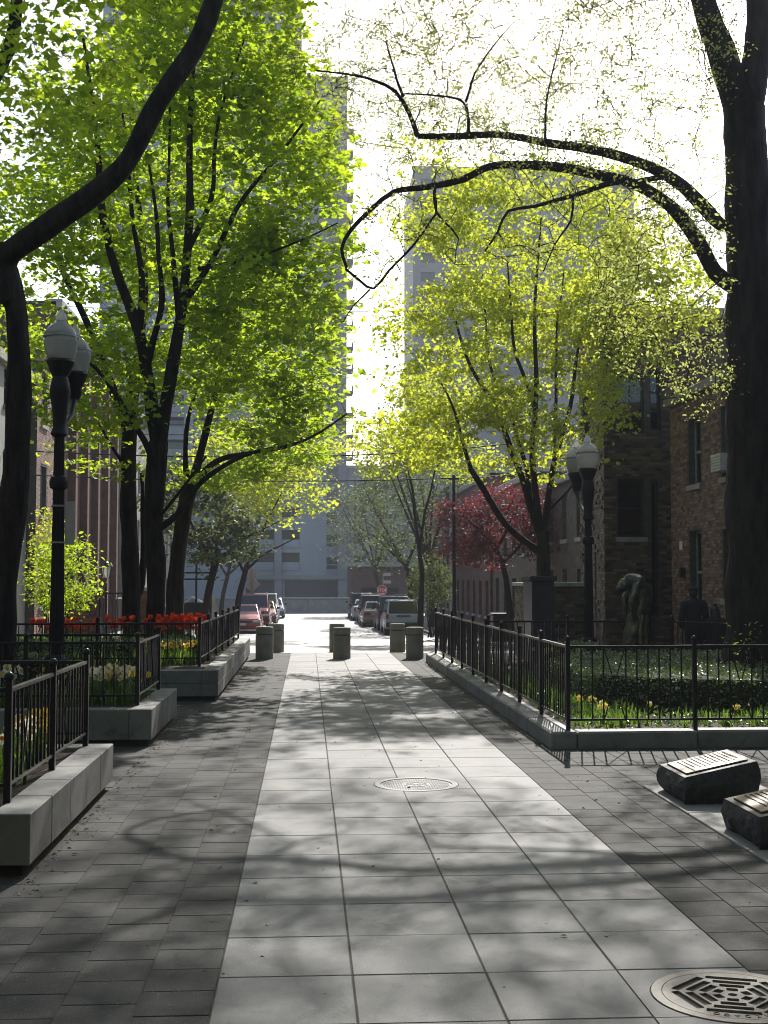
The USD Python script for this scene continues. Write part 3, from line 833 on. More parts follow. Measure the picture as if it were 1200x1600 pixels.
# near left tree: leaning trunk, one heavy limb sweeping up to the right
B = at(10, 985, 17.0)
base = np.array([B[0] - .05, 17.0, 0.36])
tree('maple_tree', 'dark leaning maple at the left edge with a heavy limb sweeping up to the right', base,
     [([base, A(2, 930, 17), A(25, 760, 17), A(30, 560, 17), A(20, 450, 17), A(-4, 385, 16.95)], .235, .13),
      ([A(20, 470, 17), A(8, 408, 16.9), A(70, 355, 16.6), A(185, 268, 16.3), A(245, 160, 16.0), A(310, 60, 15.8), A(350, -40, 15.6), A(420, -200, 15.6)],   .175, .10),
      ([A(20, 470, 17), A(-30, 330, 17.4), A(-40, 200, 17.5), A(15, 60, 17.6), A(30, -80, 17.8), A(60, -220, 18)], .15, .06),
      ([A(-35, 230, 17.5), A(-120, 100, 17.5), A(-180, -60, 17.3)], .10, .05),
      ([A(420, -200, 15.6), A(470, -330, 15.6), A(500, -480, 15.9)], .12, .05),
      ([A(420, -200, 15.6), A(560, -330, 15.2), A(700, -420, 15.0)], .10, .04),
      ([A(420, -200, 15.6), (-.8, 18, 14.0), (-.3, 21.5, 16.0), (.4, 25, 17.2)], .10, .03)],
     [((-3.7, 17.4, 11.2), (2.2, 2.6, 2.4)), ((-1.8, 16.2, 13.3), (2.8, 3.0, 1.6)), ((-5.0, 17.6, 9.0), (1.4, 2.0, 1.8), .7), (A(90, 90, 17.4), (1.5, 1.6, 1.2), .9), ((0.9, 16.4, 13.4), (2.6, 2.6, 1.3), .9), ((0.2, 24.5, 17.0), (4.4, 5.0, 1.6), 1.5)],
     1350, 16, .10, 'leaf_maple', 'maple', 11, spread=.26, gap=.44)

# main left maple: forked trunk and a wide crown
B = at(243, 1000, 27.0)
base = np.array([B[0], 27.0, 0.46])
BIG_MAPLE = tree('maple_tree', 'many stemmed bright green maple in the tulip bed, its crown filling the left half', base,
     [([base, A(243, 900, 27), A(240, 800, 27), A(247, 690, 27)], .225, .20),
      ([A(247, 700, 27), A(232, 600, 27.1), A(218, 520, 27.2), A(185, 430, 27.4), A(158, 330, 27.5), A(150, 200, 27.6), A(130, 60, 27.7)], .165, .035),
      ([A(247, 700, 27), A(262, 620, 26.9), A(278, 520, 26.8), A(290, 420, 26.7), A(296, 300, 26.6), A(300, 160, 26.6), A(310, 0, 26.6)], .165, .03),
      ([A(218, 520, 27.2), A(222, 430, 27.2), A(205, 330, 27.3), A(190, 180, 27.2)], .09, .025),
      ([A(228, 580, 27.1), A(250, 480, 26.6), A(248, 380, 26.4), A(235, 260, 26.2)], .09, .025),
      ([A(283, 480, 26.8), A(320, 420, 26.6), A(370, 330, 26.5), A(440, 240, 26.3), A(500, 160, 26.2)], .085, .02),
      ([A(280, 510, 26.8), A(270, 400, 27.1), A(262, 300, 27.2), A(265, 140, 27.4)], .075, .02),
      ([A(290, 400, 26.7), A(330, 300, 26.4), A(345, 180, 26.2), A(380, 60, 26.0)], .07, .02),
      ([A(240, 830, 27), A(275, 805, 26.9), A(320, 745, 26.7), A(380, 712, 26.5), A(440, 700, 26.3), A(490, 678, 26.2), A(540, 645, 26.1)], .085, .018),
      ([A(240, 815, 27), A(262, 790, 26.8), A(300, 740, 26.5), A(322, 710, 26.3)], .05, .02),
      ([A(246, 735, 27), A(226, 690, 26.9), A(200, 650, 26.7), A(160, 590, 26.4), A(125, 550, 26.2), A(95, 480, 26.0)], .085, .025),
      ([A(310, 420, 26.6), A(400, 400, 26.2), A(480, 370, 25.9), A(530, 345, 25.7)], .05, .015)],
     [(A(285, 330, 28.6), (4.1, 2.6, 4.7)), (A(420, 520, 26.6), (1.75, 2.4, 2.4), 1.25), (A(330, 40, 27), (2.2, 3.2, 2.6)), (A(450, 640, 26.2), (1.3, 2.0, .9), 1.5), (A(435, 250, 26.5), (1.35, 2.2, 2.6), 1.3), (A(150, 600, 26.6), (1.7, 2.0, 1.2)), (A(300, -120, 27), (2.2, 3.0, 2.2))],
     2000, 16, .125, 'leaf_maple', 'star', 12, spread=.25, flat=.22, tilt=.48, var=.42, gap=.43, k=.0095, maxr=.04)

B = at(206, 990, 31.0)
base = np.array([B[0], 31.0, 0.45])
tree('maple_tree', 'second maple trunk just left of the forked one, leaning left at the top', base,
     [([base, A(205, 900, 31), A(200, 760, 31), A(205, 640, 31), A(216, 560, 31)], .24, .16),
      ([A(203, 680, 31), A(170, 590, 31), A(130, 490, 31), A(90, 400, 31), A(70, 250, 31)], .14, .03),
      ([A(216, 560, 31), A(225, 420, 31.2), A(210, 260, 31.5), A(200, 100, 31.6)], .13, .03),
      ([A(202, 740, 31), A(170, 690, 30.6), A(140, 640, 30.2), A(115, 600, 30)], .055, .02),
      ([A(205, 950, 31), A(222, 910, 31.2), A(224, 820, 31.5), A(222, 740, 31.6)], .10, .05)],
     [(A(100, 420, 31.5), (3.0, 3.2, 3.6)), (A(200, 250, 32), (3.2, 3.2, 4.0)), (A(170, 700, 30.8), (1.5, 1.6, .9))],
     850, 15, .122, 'leaf_maple', 'star', 13, spread=.29, flat=.18, tilt=.45, gap=.45, k=.0095, maxr=.04)

B = at(272, 985, 33.5)
base = np.array([B[0], 33.5, 0.0])
tree('maple_tree', 'third maple trunk leaning right, its branch reaching out over the parked red cars', base,
     [([base, A(276, 900, 33.5), A(288, 800, 33.5), A(300, 755, 33.5)], .27, .19),
      ([A(300, 760, 33.5), A(340, 720, 33.6), A(400, 705, 33.8), A(460, 690, 34), A(520, 655, 34.2)], .11, .02),
      ([A(300, 760, 33.5), A(330, 640, 33.8), A(360, 520, 34), A(380, 400, 34.2)], .13, .03),
      ([A(295, 780, 33.5), A(290, 680, 34), A(320, 560, 34.5)], .10, .03)],
     [(A(400, 560, 34.5), (2.6, 3, 2.6)), (A(430, 700, 34), (1.7, 1.8, .9), 1.4), (A(340, 720, 34), (1.8, 1.8, 1.0))],
     620, 15, .122, 'leaf_maple', 'star', 14, spread=.29, flat=.18, tilt=.45, gap=.45, k=.0095, maxr=.04)

# street trees farther along the left kerb
for i, (px, d, lab, blobs, nt, lm) in enumerate((
        (368, 58, 'yellow green street tree behind the parked red cars, its crown just over the kerb', [(A(440, 770, 57), (2.6, 2.4, 1.5)), (A(380, 720, 58), (2.8, 2.4, 2.0)), (A(500, 700, 56), (1.9, 2.2, 1.3))], 420, 'leaf_young'),
        (318, 48, 'loose leaved street tree left of the diamond sign, low pale foliage', [(A(340, 840, 48), (1.9, 2.0, 1.5)), (A(300, 780, 48), (2.0, 2.0, 1.6))], 330, 'leaf_dull'),
        (345, 82, 'distant street tree at the far end of the left kerb', [(A(400, 720, 82), (4.0, 3, 3.2)), (A(450, 640, 82), (3.0, 3, 3.0))], 420, 'leaf_young'))):
    b = at(px, 960, d); b[2] = gz(d) + .08
    top = blobs[0][0]
    tree('street_tree', lab, b, [([b, b + [.15, 0, 1.6], b + [.5, 0, 3.2]], .17, .12), ([b + [.5, 0, 3.2], (b + top) / 2 + [0.2, 0, 1.6], top], .10, .03), ([b + [.4, 0, 2.9], b + [-.6, .3, 4.6], b + [-1.2, .4, 6.0]], .09, .03), ([b + [.45, 0, 3.0], b + [1.6, .1, 3.9], b + [2.9, .2, 4.6]], .075, .02)],
         blobs, nt, 13, .15, lm, 'star', 20 + i, spread=.30, flat=.4, gap=.42, bark='bark2')

# right multi-stem tree with young yellow green leaves
b = at(848, 985, 32.0); b[2] = 0.1
tree('multi_stem_tree', 'slender many stemmed tree with sparse yellow green leaves right of the path', b,
     [([b, A(850, 900, 32), A(848, 830, 32)], .20, .17),
      ([A(848, 850, 32), A(812, 740, 32), A(775, 640, 32), A(735, 570, 32), A(705, 480, 32.1)], .12, .025),
      ([A(846, 840, 32), A(832, 720, 31.8), A(838, 600, 31.7), A(835, 480, 31.6), A(845, 340, 31.6)], .10, .025),
      ([A(848, 850, 32), A(862, 740, 32.3), A(890, 640, 32.4), A(905, 540, 32.6), A(930, 430, 32.8)], .10, .02),
      ([A(830, 800, 32), A(815, 700, 32.6), A(765, 560, 33), A(757, 430, 33.2)], .08, .02),
      ([A(840, 860, 32), A(790, 820, 31.6), A(755, 760, 31.3), A(735, 730, 31.2)], .10, .07),
      ([A(735, 730, 31.2), A(715, 660, 31.1), A(685, 600, 31)], .06, .02),
      ([A(855, 800, 32), A(890, 760, 31.6), A(900, 730, 31.5)], .04, .02),
      ([A(836, 640, 31.8), A(800, 520, 31.4), A(790, 400, 31.2)], .06, .018),
      ([A(866, 720, 32.3), A(870, 560, 32.8), A(880, 420, 33)], .06, .018)],
     [(A(820, 420, 32.6), (3.2, 2.8, 3.0), 1.25), (A(730, 400, 32.6), (1.7, 2.2, 2.2)), (A(650, 520, 31), (1.2, 1.8, 2.2), .8), (A(675, 290, 31), (1.6, 2.0, 1.5), .8), (A(620, 690, 33), (1.5, 1.6, .8), 1.2), (A(960, 330, 32.5), (1.2, 1.8, 1.2), .8), (A(740, 560, 32), (1.9, 2.4, 2.4)), (A(950, 470, 32), (1.9, 2.2, 2.2)), (A(700, 680, 32), (1.7, 2.0, 1.1)), (A(860, 640, 32), (2.4, 2.4, 1.9)), (A(790, 700, 31.4), (1.6, 1.6, .9)), (A(1000, 560, 31), (1.2, 1.4, .8), 1.4), (A(1010, 430, 32), (1.5, 2, 1.9), 1.2), (A(1070, 470, 30.5), (1.1, 1.4, 1.3), 1.4)],
     3000, 12, .088, 'leaf_young', 'star', 31, spread=.16, flat=.5, tilt=.8, droop=.5, gap=.46, freq=.9, k=.008, maxr=.03, rt=.0035)

# red leaved maple in front of the low brick row
b = at(800, 985, 43.0); b[2] = -.1
tree('red_maple_tree', 'small dark red leaved maple in front of the low brick row', b,
     [([b, A(790, 900, 43), A(770, 850, 43)], .13, .09), ([A(770, 850, 43), A(740, 820, 42.8), A(705, 790, 42.5)], .06, .02), ([A(775, 860, 43), A(800, 810, 43), A(820, 770, 43)], .07, .02), ([A(785, 880, 43), A(840, 830, 43), A(880, 800, 43)], .06, .02)],
     [(A(725, 830, 42.5), (1.15, 1.4, 1.25), 1.3), (A(800, 800, 43), (1.6, 1.6, 1.2)), (A(860, 830, 43), (1.4, 1.5, 1.1)), (A(770, 860, 43), (1.3, 1.2, .7))],
     620, 15, .085, 'leaf_red', 'star', 41, spread=.18, flat=.55, gap=.36, k=.009)

# big elm at the right edge with two long arching limbs
base = np.array([at(1175, 1000, 20)[0], 20.0, 0.15])
tree('elm_tree', 'massive dark elm at the right edge with two long limbs arching over the path', base,
     [([base, base + [0, 0, .35], A(1180, 950, 20), A(1176, 800, 20), A(1172, 600, 20), A(1168, 420, 20), A(1166, 280, 20), A(1162, 170, 20)], .50, .33),
      ([A(1162, 200, 20), A(1130, 90, 20), A(1098, 0, 20), A(1075, -90, 20), A(1010, -260, 20), A(820, -360, 19.6), A(640, -400, 19)], .27, .05),
      ([A(1166, 190, 20), A(1182, 80, 20.1), A(1185, -30, 20.2), A(1200, -180, 20.3), A(1230, -380, 20.5)], .26, .10),
      ([A(1185, -30, 20.2), (7.0, 21.6, 13.2), (5.8, 24, 15.6), (3.6, 26.5, 17.2)], .14, .03),
      ([A(1150, 350, 20), A(1128, 352, 20), A(1095, 318, 19.8), A(1050, 280, 19.6), A(985, 250, 19.4), A(920, 232, 19.2), A(850, 222, 19.1), A(780, 210, 19), A(700, 211, 18.9), A(652, 212, 18.9)], .12, .042),
      ([A(652, 212, 18.9), A(640, 175, 18.9), A(622, 138, 18.9), A(590, 120, 18.9), A(560, 112, 18.9), A(500, 108, 18.9)], .045, .012),
      ([A(630, 150, 18.9), A(620, 100, 18.9), A(605, 60, 18.9)], .028, .01),
      ([A(732, 209, 19), A(730, 165, 19), A(720, 150, 19), A(680, 144, 18.9), A(636, 142, 18.9)], .03, .012),
      ([A(728, 158, 19), A(750, 110, 19), A(785, 55, 19), A(805, 30, 19)], .024, .008),
      ([A(852, 222, 19.1), A(856, 170, 19.1), A(870, 100, 19.2), A(885, 40, 19.3)], .024, .008),
      ([A(1145, 445, 20), A(1118, 425, 19.9), A(1090, 375, 19.8), A(1050, 325, 19.6), A(995, 290, 19.5), A(940, 275, 19.4), A(880, 262, 19.4), A(820, 258, 19.3), A(765, 260, 19.3), A(720, 280, 19.2), A(660, 293, 19.2), A(615, 300, 19.1), A(580, 328, 19.1), A(548, 360, 19.1), A(533, 390, 19), A(540, 420, 19)], .14, .022),
      ([A(540, 420, 19), A(560, 440, 19), A(578, 452, 19), A(600, 425, 19), A(640, 385, 19), A(668, 345, 19.1), A(678, 330, 19.1)], .022, .018),
      ([A(578, 452, 19), A(550, 475, 19), A(535, 500, 19)], .016, .007),
      ([A(679, 289, 19.2), A(678, 330, 19.2), A(700, 355, 19.2), A(712, 372, 19.2)], .03, .012),
      ([A(1000, 292, 19.5), A(960, 285, 19.3), A(900, 305, 19.2), A(840, 322, 19.1), A(800, 328, 19), A(780, 360, 18.9), A(755, 390, 18.9)], .06, .014),
      ([A(990, 285, 19.5), A(1030, 278, 19.5), A(1060, 284, 19.6)], .05, .04),
      ([A(895, 308, 19.2), A(893, 345, 19.2), A(870, 380, 19.1), A(850, 420, 19)], .022, .008)],
     [(A(850, 110, 19.3), (3.2, 2.5, 1.3), 1.3), (A(960, 60, 19.6), (2.0, 2.2, 1.3), 1.6), (A(640, 110, 19), (1.3, 2.0, 1.1), .8), (A(1020, 130, 19.8), (1.2, 1.8, 1.9), .8), (A(820, 330, 19.2), (2.8, 1.8, 1.0), 1.5), (A(760, 235, 19.1), (2.3, 1.2, .5), 3), (A(960, 262, 19.5), (1.2, 1.2, .6), 3), (A(1090, 300, 19.9), (.6, 1.2, 1.0), 3), (A(1030, 450, 19.6), (1.2, 1.8, 1.6), 3.2), (A(600, 360, 19), (.9, 1.4, 1.1), .6), (A(1085, 590, 19.4), (.7, .9, .8), 4),
      ((5.6, 20, 14.8), (5.6, 5.5, 2.8), .55), ((2.2, 19.0, 13.4), (3.6, 4.0, 1.5), .8), ((4.3, 26.0, 17.2), (4.6, 5.0, 1.7), 2.2), ((5.5, 22.5, 14.6), (3.5, 3.5, 1.5), .9), ((2.6, 26.0, 12.7), (3.4, 3.2, 1.5), 2.6)],
     6400, 14, .044, 'leaf_elm', 'oval', 51, spread=.085, flat=.7, tilt=1.0, droop=.6, gap=.40, k=.0095, maxr=.035, rt=.0078, freq=.9)

b = at(655, 965, 50); b[2] = gz(50) + .08
tree('street_tree', 'young yellow green street tree arching over the right parked cars', b, [([b, b + [.1, 0, 2], b + [0, 0, 4]], .13, .09), ([b + [0, 0, 3.8], A(640, 740, 50), A(620, 690, 50)], .07, .02), ([b + [0, 0, 3.5], A(680, 740, 50), A(720, 690, 50)], .07, .02)],
     [(A(650, 690, 50), (2.2, 2.0, 1.2)), (A(720, 720, 50), (1.8, 1.8, .9)), (A(600, 720, 50), (1.2, 1.6, .8)), (A(690, 620, 50), (1.8, 1.8, 1.2))], 480, 12, .12, 'leaf_young', 'star', 66, spread=.28, flat=.4, gap=.42, bark='bark2')

# darker half bare trees far down the right kerb
for i, (px, d, lab, top, lim) in enumerate(((640, 78, 'half bare dark street tree leaning over the far right parked cars', 740, 9), (675, 70, 'second half bare street tree down the right kerb, thicker trunk', 640, 10), (590, 100, 'farthest grey bare street tree at the end of the right kerb', 770, 8))):
    b = at(px, 960, d); b[2] = gz(d) + .08; tp = A(px - 25, top, d)
    rr = np.random.default_rng(60 + i)
    limbs = [([b, b + [.1, 0, 2], b + [-.2, 0, 3.6]], .24, .17)]
    for q in range(lim):
        a = rr.uniform(0, 2 * PI); e = b + [2.6 * math.cos(a) - .6, 2.6 * math.sin(a), rr.uniform(5, tp[2] - b[2])]
        s = b + [-.2, 0, 3.5]
        limbs.append(([s, s * .45 + e * .55 + [.3 * math.cos(a), 0, .5], e], .10, .02))
    tree('street_tree', lab, b, limbs, [(A(px - 25, (top + 880) / 2, d), (3.0, 3.0, (tp[2] - b[2]) * .36)), (A(px - 30, top + 20, d), (2.4, 2.4, 1.8))],
         620, 8, .12, 'leaf_dull', 'star', 70 + i, spread=.3, flat=.6, gap=.40, bark='bark2', k=.012, rt=.007)

# shrubs
def shrub(name, label, c, r, n, per, size, lm, kind, seed, zb, cat='shrub'):
    b = np.array([c[0], c[1], zb]); rr = np.random.default_rng(seed)
    limbs = [([b + [rr.normal(0, .08), rr.normal(0, .08), 0], b + [rr.normal(0, r[0] * .3), rr.normal(0, r[1] * .3), (c[2] - zb) * .7], c + np.array(r) * rr.normal(0, .5, 3)], .025, .008) for _ in range(7)]
    return tree(name, label, b, limbs, [(c, r)], n, per, size, lm, kind, seed, spread=.12, flat=.7, tilt=.8, gap=.38, freq=1.5, cat=cat, k=.01, rt=.003, maxr=.015)


shrub('leafy_shrub', 'big loose light green shrub behind the left lamp post', A(100, 900, 33.5), (1.0, 1.0, 1.15), 330, 9, .085, 'leaf_maple', 'oval', 81, .2)
shrub('leafy_shrub', 'thin tall yellow green shrub against the pink brick house', A(75, 860, 38), (.55, .7, 1.3), 160, 9, .085, 'leaf_young', 'oval', 82, .0)
shrub('leafy_shrub', 'green bush beside the thin dark pole at the right kerb', A(674, 910, 52), (.95, 1.4, 1.25), 300, 10, .10, 'leaf_dull', 'oval', 83, -.45)
shrub('leafy_shrub', 'low green plant in the garden bed at the foot of the elm', A(1168, 1000, 18.3), (.16, .18, .22), 40, 6, .05, 'leaf_maple', 'oval', 84, .2)


def hedge(label, poly, z0, z1, n, seed, ls=.042):
    """Clipped hedge: a twiggy core under a coat of small leaves."""
    t = thing('hedge', label, 'hedge', (poly.centroid.x, poly.centroid.y, z0))
    core = extrude(poly.buffer(-0.07), z1 - z0 - 0.06, z0)
    t.part('core', core, M['hedge_core'])
    rr = np.random.default_rng(seed)
    x0, y0, x1, y1 = poly.bounds
    pts = []
    inner = poly.buffer(-0.05)
    while len(pts) < n * .48:
        X, Y = rr.uniform(x0, x1), rr.uniform(y0, y1)
        if poly.contains(Point(X, Y)):
            e = min(poly.exterior.distance(Point(X, Y)) / .18, 1)
            pts.append((X, Y, z1 - .09 + .09 * math.sqrt(e) - abs(rr.normal(0, .035)) + .03 * meshkit.noise(np.array([X * 3, Y * 3, 1.]))))
    ring = poly.exterior
    while len(pts) < n:
        q = ring.interpolate(rr.uniform(0, ring.length))
        pts.append((q.x + rr.normal(0, .035), q.y + rr.normal(0, .035), rr.uniform(z0 + .03, z1 - .03)))
    v, f, ti = leaves(np.array(pts), .042, 'oval', rr, 1.0, .0, .3)
    t.part('foliage', (v, f), M['leaf_box'], tint=ti, kind='stuff')
    return t


big = Polygon([(4.35, 17.6), (5.2, 16.9), (7, 16.4), (9.4, 16.2), (9.4, 21.8), (6.7, 22.3), (5.0, 22.2), (4.3, 20.5)]).buffer(.25).difference(Point(base[0], 20.0).buffer(.75))
hedge('long low clipped boxwood hedge filling the right garden bed', big, .17, .70, 26000, 91)
hedge('small round clipped boxwood at the foot of the statue', Point(5.05, 24.0 - .9).buffer(.55), .17, .80, 2600, 92)
hedge('dark clipped hedge under the tulips in the long left planter', sbox(-6.8, 23.0, -1.95, 24.2), .46, .86, 8000, 93)
hedge('dark low shrubs at the back of the middle left planter', sbox(-6.2, 16.9, -3.3, 17.6), .40, .98, 4500, 94)

# ------------------------------------------------------------------ flowers
def petals(rng, n, r0, L, W, cup, z):
    s = np.array([(0, 0), (W, .55 * L), (0, L), (-W, .55 * L)])
    V, F = [], []
    for k in range(n):
        a = 2 * PI * k / n + rng.normal(0, .1); R = rz(a)
        v = np.array([[x, r0 + y, z + cup * (y / L) ** 1.2 * L] for x, y in s]) @ R.T
        F += [[4 * k, 4 * k + 1, 4 * k + 2], [4 * k, 4 * k + 2, 4 * k + 3]]; V.append(v)
    return np.vstack(V), np.array(F)


def face_turn(v, pitch, yaw, about):
    Rx = np.array([[1, 0, 0], [0, math.cos(pitch), -math.sin(pitch)], [0, math.sin(pitch), math.cos(pitch)]])
    return (v - about) @ (rz(yaw) @ Rx).T + about


def blades(rng, n, h, spread, lean=.35, w=.011):
    V, F = [], []
    for k in range(n):
        a = rng.uniform(0, 2 * PI); d = np.array([math.cos(a), math.sin(a), 0]); s = np.array([-d[1], d[0], 0]) * w
        o = np.array([rng.normal(0, spread), rng.normal(0, spread), 0]); hh = h * rng.uniform(.6, 1.05); le = lean * hh * rng.uniform(.3, 1.2)
        c = [o, o + d * le * .25 + [0, 0, hh * .5], o + d * le + [0, 0, hh]]
        b = len(V)
        V += [c[0] - s, c[0] + s, c[1] - s, c[1] + s, c[2]]
        F += [[b, b + 1, b + 3], [b, b + 3, b + 2], [b + 2, b + 3, b + 4]]
    return np.array(V), np.array(F)


def daffodil(loc, label, group, pm, tm, seed, h=.34):
    r = np.random.default_rng(seed)
    t = thing('daffodil', label, 'flower', loc, group); o = np.array(loc)
    t.part('stem', MB().tube(o + [[0, 0, 0], [.01, 0, h * .6], [.015, -.01, h - .01], [.015, -.035, h]], .0045, 4), M['leaf_bulb'], tint=np.full(16, .5))
    v, f = blades(r, 5, h * .95, .02)
    t.part('leaves', (v + o, f), M['leaf_bulb'], tint=np.full(len(v), .4))
    hd = np.array([.015, -.045, h])
    v, f = petals(r, 6, .008, .044, .021, .12, 0)
    v = face_turn(v, 1.15, 0, np.zeros(3)) + hd + o
    fl = t.part('petals', (v, f), pm, tint=np.full(len(v), .5))
    v, f = MB().lathe([(.009, 0), (.013, .012), (.014, .024), (.021, .031), (.012, .026), (.001, .006)], n=8).arr()
    v = face_turn(v, 1.15, 0, np.zeros(3)) + hd + o
    fl.part('trumpet', (v, f), tm, tint=np.full(len(v), .5))
    return t


def tulip(loc, label, group, seed, h=.46):
    r = np.random.default_rng(seed)
    t = thing('tulip', label, 'flower', loc, group); o = np.array(loc)
    t.part('stem', MB().tube(o + [[0, 0, 0], [.01, .005, h * .5], [0, 0, h]], .005, 4), M['leaf_bulb'], tint=np.full(12, .5))
    v, f = blades(r, 4, h * .62, .015, .5, .022)
    t.part('leaves', (v + o, f), M['leaf_bulb'], tint=np.full(len(v), .4))
    V = MB()
    for k in range(6):
        a = 2 * PI * k / 6 + (k % 2) * .1; R = rz(a)
        s = np.array([[0, .006, 0], [.024, .026, .028], [.018, .030, .058], [0, .026, .080], [-.018, .030, .058], [-.024, .026, .028]]) @ R.T
        V.add(s + o + [0, 0, h], [[0, 1, 2], [0, 2, 3], [0, 3, 4], [0, 4, 5]])
    t.part('cup', V, M['petal_red'], tint=r.uniform(.2, .9, V.n))
    return t


rf = np.random.default_rng(77)


def strew(first, n, region, zb, srange=(.8, 1.2), face=0.0, label=None):
    x0, x1, y0, y1 = region
    for _ in range(n):
        # small drifts
        c = (rf.uniform(x0, x1), rf.uniform(y0, y1))
        copy(first, (c[0], c[1], zb), face + rf.normal(0, .9), rf.uniform(*srange), label)


def drift(first, n, clumps, zb, srange=(.8, 1.2), face=0.0):
    for _ in range(n):
        c = clumps[rf.integers(len(clumps))]
        copy(first, (c[0] + rf.normal(0, c[2]), c[1] + rf.normal(0, c[2]), zb), face + rf.normal(0, .8), rf.uniform(*srange))


d1 = daffodil((-2.62, 10.2, .385), 'yellow daffodil in the nearest left planter, behind its railings', 'yellow daffodils in the nearest planter', M['petal_yellow'], M['petal_yellow'], 1, .36)
drift(d1, 44, [(-2.75, 10.3, .14), (-2.6, 9.8, .12), (-2.85, 10.9, .16), (-2.45, 11.2, .10), (-2.95, 9.7, .14)], .385)
d2 = daffodil((-2.45, 10.9, .385), 'white daffodil with orange cup in the nearest left planter', 'white daffodils in the nearest planter', M['petal_white'], M['petal_orange'], 2, .36)
drift(d2, 18, [(-2.42, 10.1, .10), (-2.5, 11.3, .14), (-2.35, 10.7, .06)], .385)
d3 = daffodil((-2.7, 16.4, .405), 'white daffodil in the middle left planter', 'white daffodils in the middle planter', M['petal_white'], M['petal_yellow'], 3, .38)
drift(d3, 78, [(-2.75, 16.5, .22), (-2.5, 16.9, .18), (-3.9, 16.4, .25), (-3.3, 16.7, .25), (-4.1, 16.2, .2), (-2.5, 16.3, .14)], .405)
d4 = daffodil((-2.55, 16.2, .405), 'yellow daffodil among the white ones in the middle left planter', 'yellow daffodils in the middle planter', M['petal_yellow'], M['petal_yellow'], 4, .36)
drift(d4, 16, [(-2.6, 16.3, .25), (-3.2, 16.6, .3), (-3.7, 16.8, .25)], .405)
d5 = daffodil((-2.4, 22.5, .47), 'orange yellow daffodil in the long tulip planter in front of its hedge', 'orange yellow daffodils in the tulip planter', M['petal_yellow'], M['petal_orange'], 5, .34)
drift(d5, 34, [(-2.3, 22.6, .12), (-2.6, 22.5, .14), (-2.1, 22.7, .08), (-2.9, 22.6, .14)], .47)
d6 = daffodil((4.35, 22.6, .20), 'yellow daffodil behind the left end of the clipped hedge', 'yellow daffodils behind the hedge', M['petal_yellow'], M['petal_yellow'], 6, .46)
drift(d6, 13, [(4.55, 22.7, .12), (5.0, 22.75, .10), (4.3, 22.5, .08)], .20, (.95, 1.15))
d7 = daffodil((4.28, 22.4, .20), 'white daffodil behind the left end of the clipped hedge', 'white daffodils behind the hedge', M['petal_white'], M['petal_yellow'], 7, .47)
drift(d7, 4, [(4.3, 22.5, .10), (4.9, 22.7, .12)], .20, (.95, 1.15))
d8 = daffodil((3.7, 15.4, .18), 'faded small daffodil by the front railings of the right bed', 'faded daffodils in the right bed', M['petal_yellow'], M['petal_white'], 8, .24)
drift(d8, 9, [(3.6, 15.6, .18), (4.5, 15.4, .14), (5.5, 15.5, .12), (3.5, 16.3, .2)], .18, (.8, 1.1))
t1 = tulip((-2.6, 26.0, .47), 'red tulip in the long left planter between trunks and railings', 'red tulips in the long planter', 9)
drift(t1, 84, [(-2.5, 25.8, .14), (-2.75, 26.4, .18), (-2.35, 26.6, .16), (-3.0, 26.0, .14)], .47, (.95, 1.55))
t2 = tulip((-4.5, 25.6, .47), 'dark red tulip in the long left planter, left of the forked trunk', 'dark red tulips left of the trunks', 10)
drift(t2, 54, [(-4.9, 25.2, .3), (-4.3, 25.8, .3), (-3.9, 26.6, .25), (-5.3, 25.6, .3)], .47, (1.1, 1.45))


def greens(label, regions, h, n, seed, mat_='leaf_bulb'):
    r = np.random.default_rng(seed); V = MB()
    for (x0, x1, y0, y1, zb) in regions:
        k = int(n * (x1 - x0) * (y1 - y0))
        for _ in range(k):
            v, f = blades(r, 4, h * r.uniform(.5, 1.1), .02, .5, .009)
            V.add(v + [r.uniform(x0, x1), r.uniform(y0, y1), zb], f)
    single('bulb_foliage', V, M[mat_], label, 'foliage', kind='stuff', tint=r.uniform(.2, .8, V.n // 5).repeat(5))


greens('green bulb leaves in the nearest left planter', [(-4.6, -2.3, 9.3, 11.8, .385)], .30, 85, 101)
greens('green bulb leaves in the middle left planter', [(-5.4, -2.25, 15.8, 17.7, .405)], .32, 85, 102)
greens('green leaves among the tulips in the long planter', [(-6.5, -2.0, 24.4, 28.5, .47), (-6.5, -2.0, 22.2, 22.9, .47), (-2.3, -1.95, 28.5, 31.5, .47)], .36, 60, 103)
greens('green bulb leaves along the front railings of the right bed', [(3.3, 4.3, 15.0, 22.0, .18), (4.3, 6.2, 15.0, 15.7, .18)], .24, 60, 104)


def ground_cover(label, regions, n, size, lm, seed, z):
    r = np.random.default_rng(seed); P = []
    for (x0, x1, y0, y1) in regions:
        k = int(n * (x1 - x0) * (y1 - y0))
        P.append(np.stack([r.uniform(x0, x1, k), r.uniform(y0, y1, k), z + np.abs(r.normal(0, .06, k))], 1))
    v, f, ti = leaves(np.vstack(P), size, 'oval', r, .6)
    single('ground_cover', (v, f), M[lm], label, 'ground cover', kind='stuff', tint=ti)


ground_cover('low leafy ground cover along the kerb of the right bed', [(3.22, 4.3, 15.0, 29.8), (4.3, 9.3, 14.95, 16.2)], 260, .045, 'leaf_box', 111, .19)
ground_cover('low dark ground cover in the long left planter', [(-6.8, -1.8, 24.3, 31.8)], 120, .05, 'leaf_box', 112, .48)

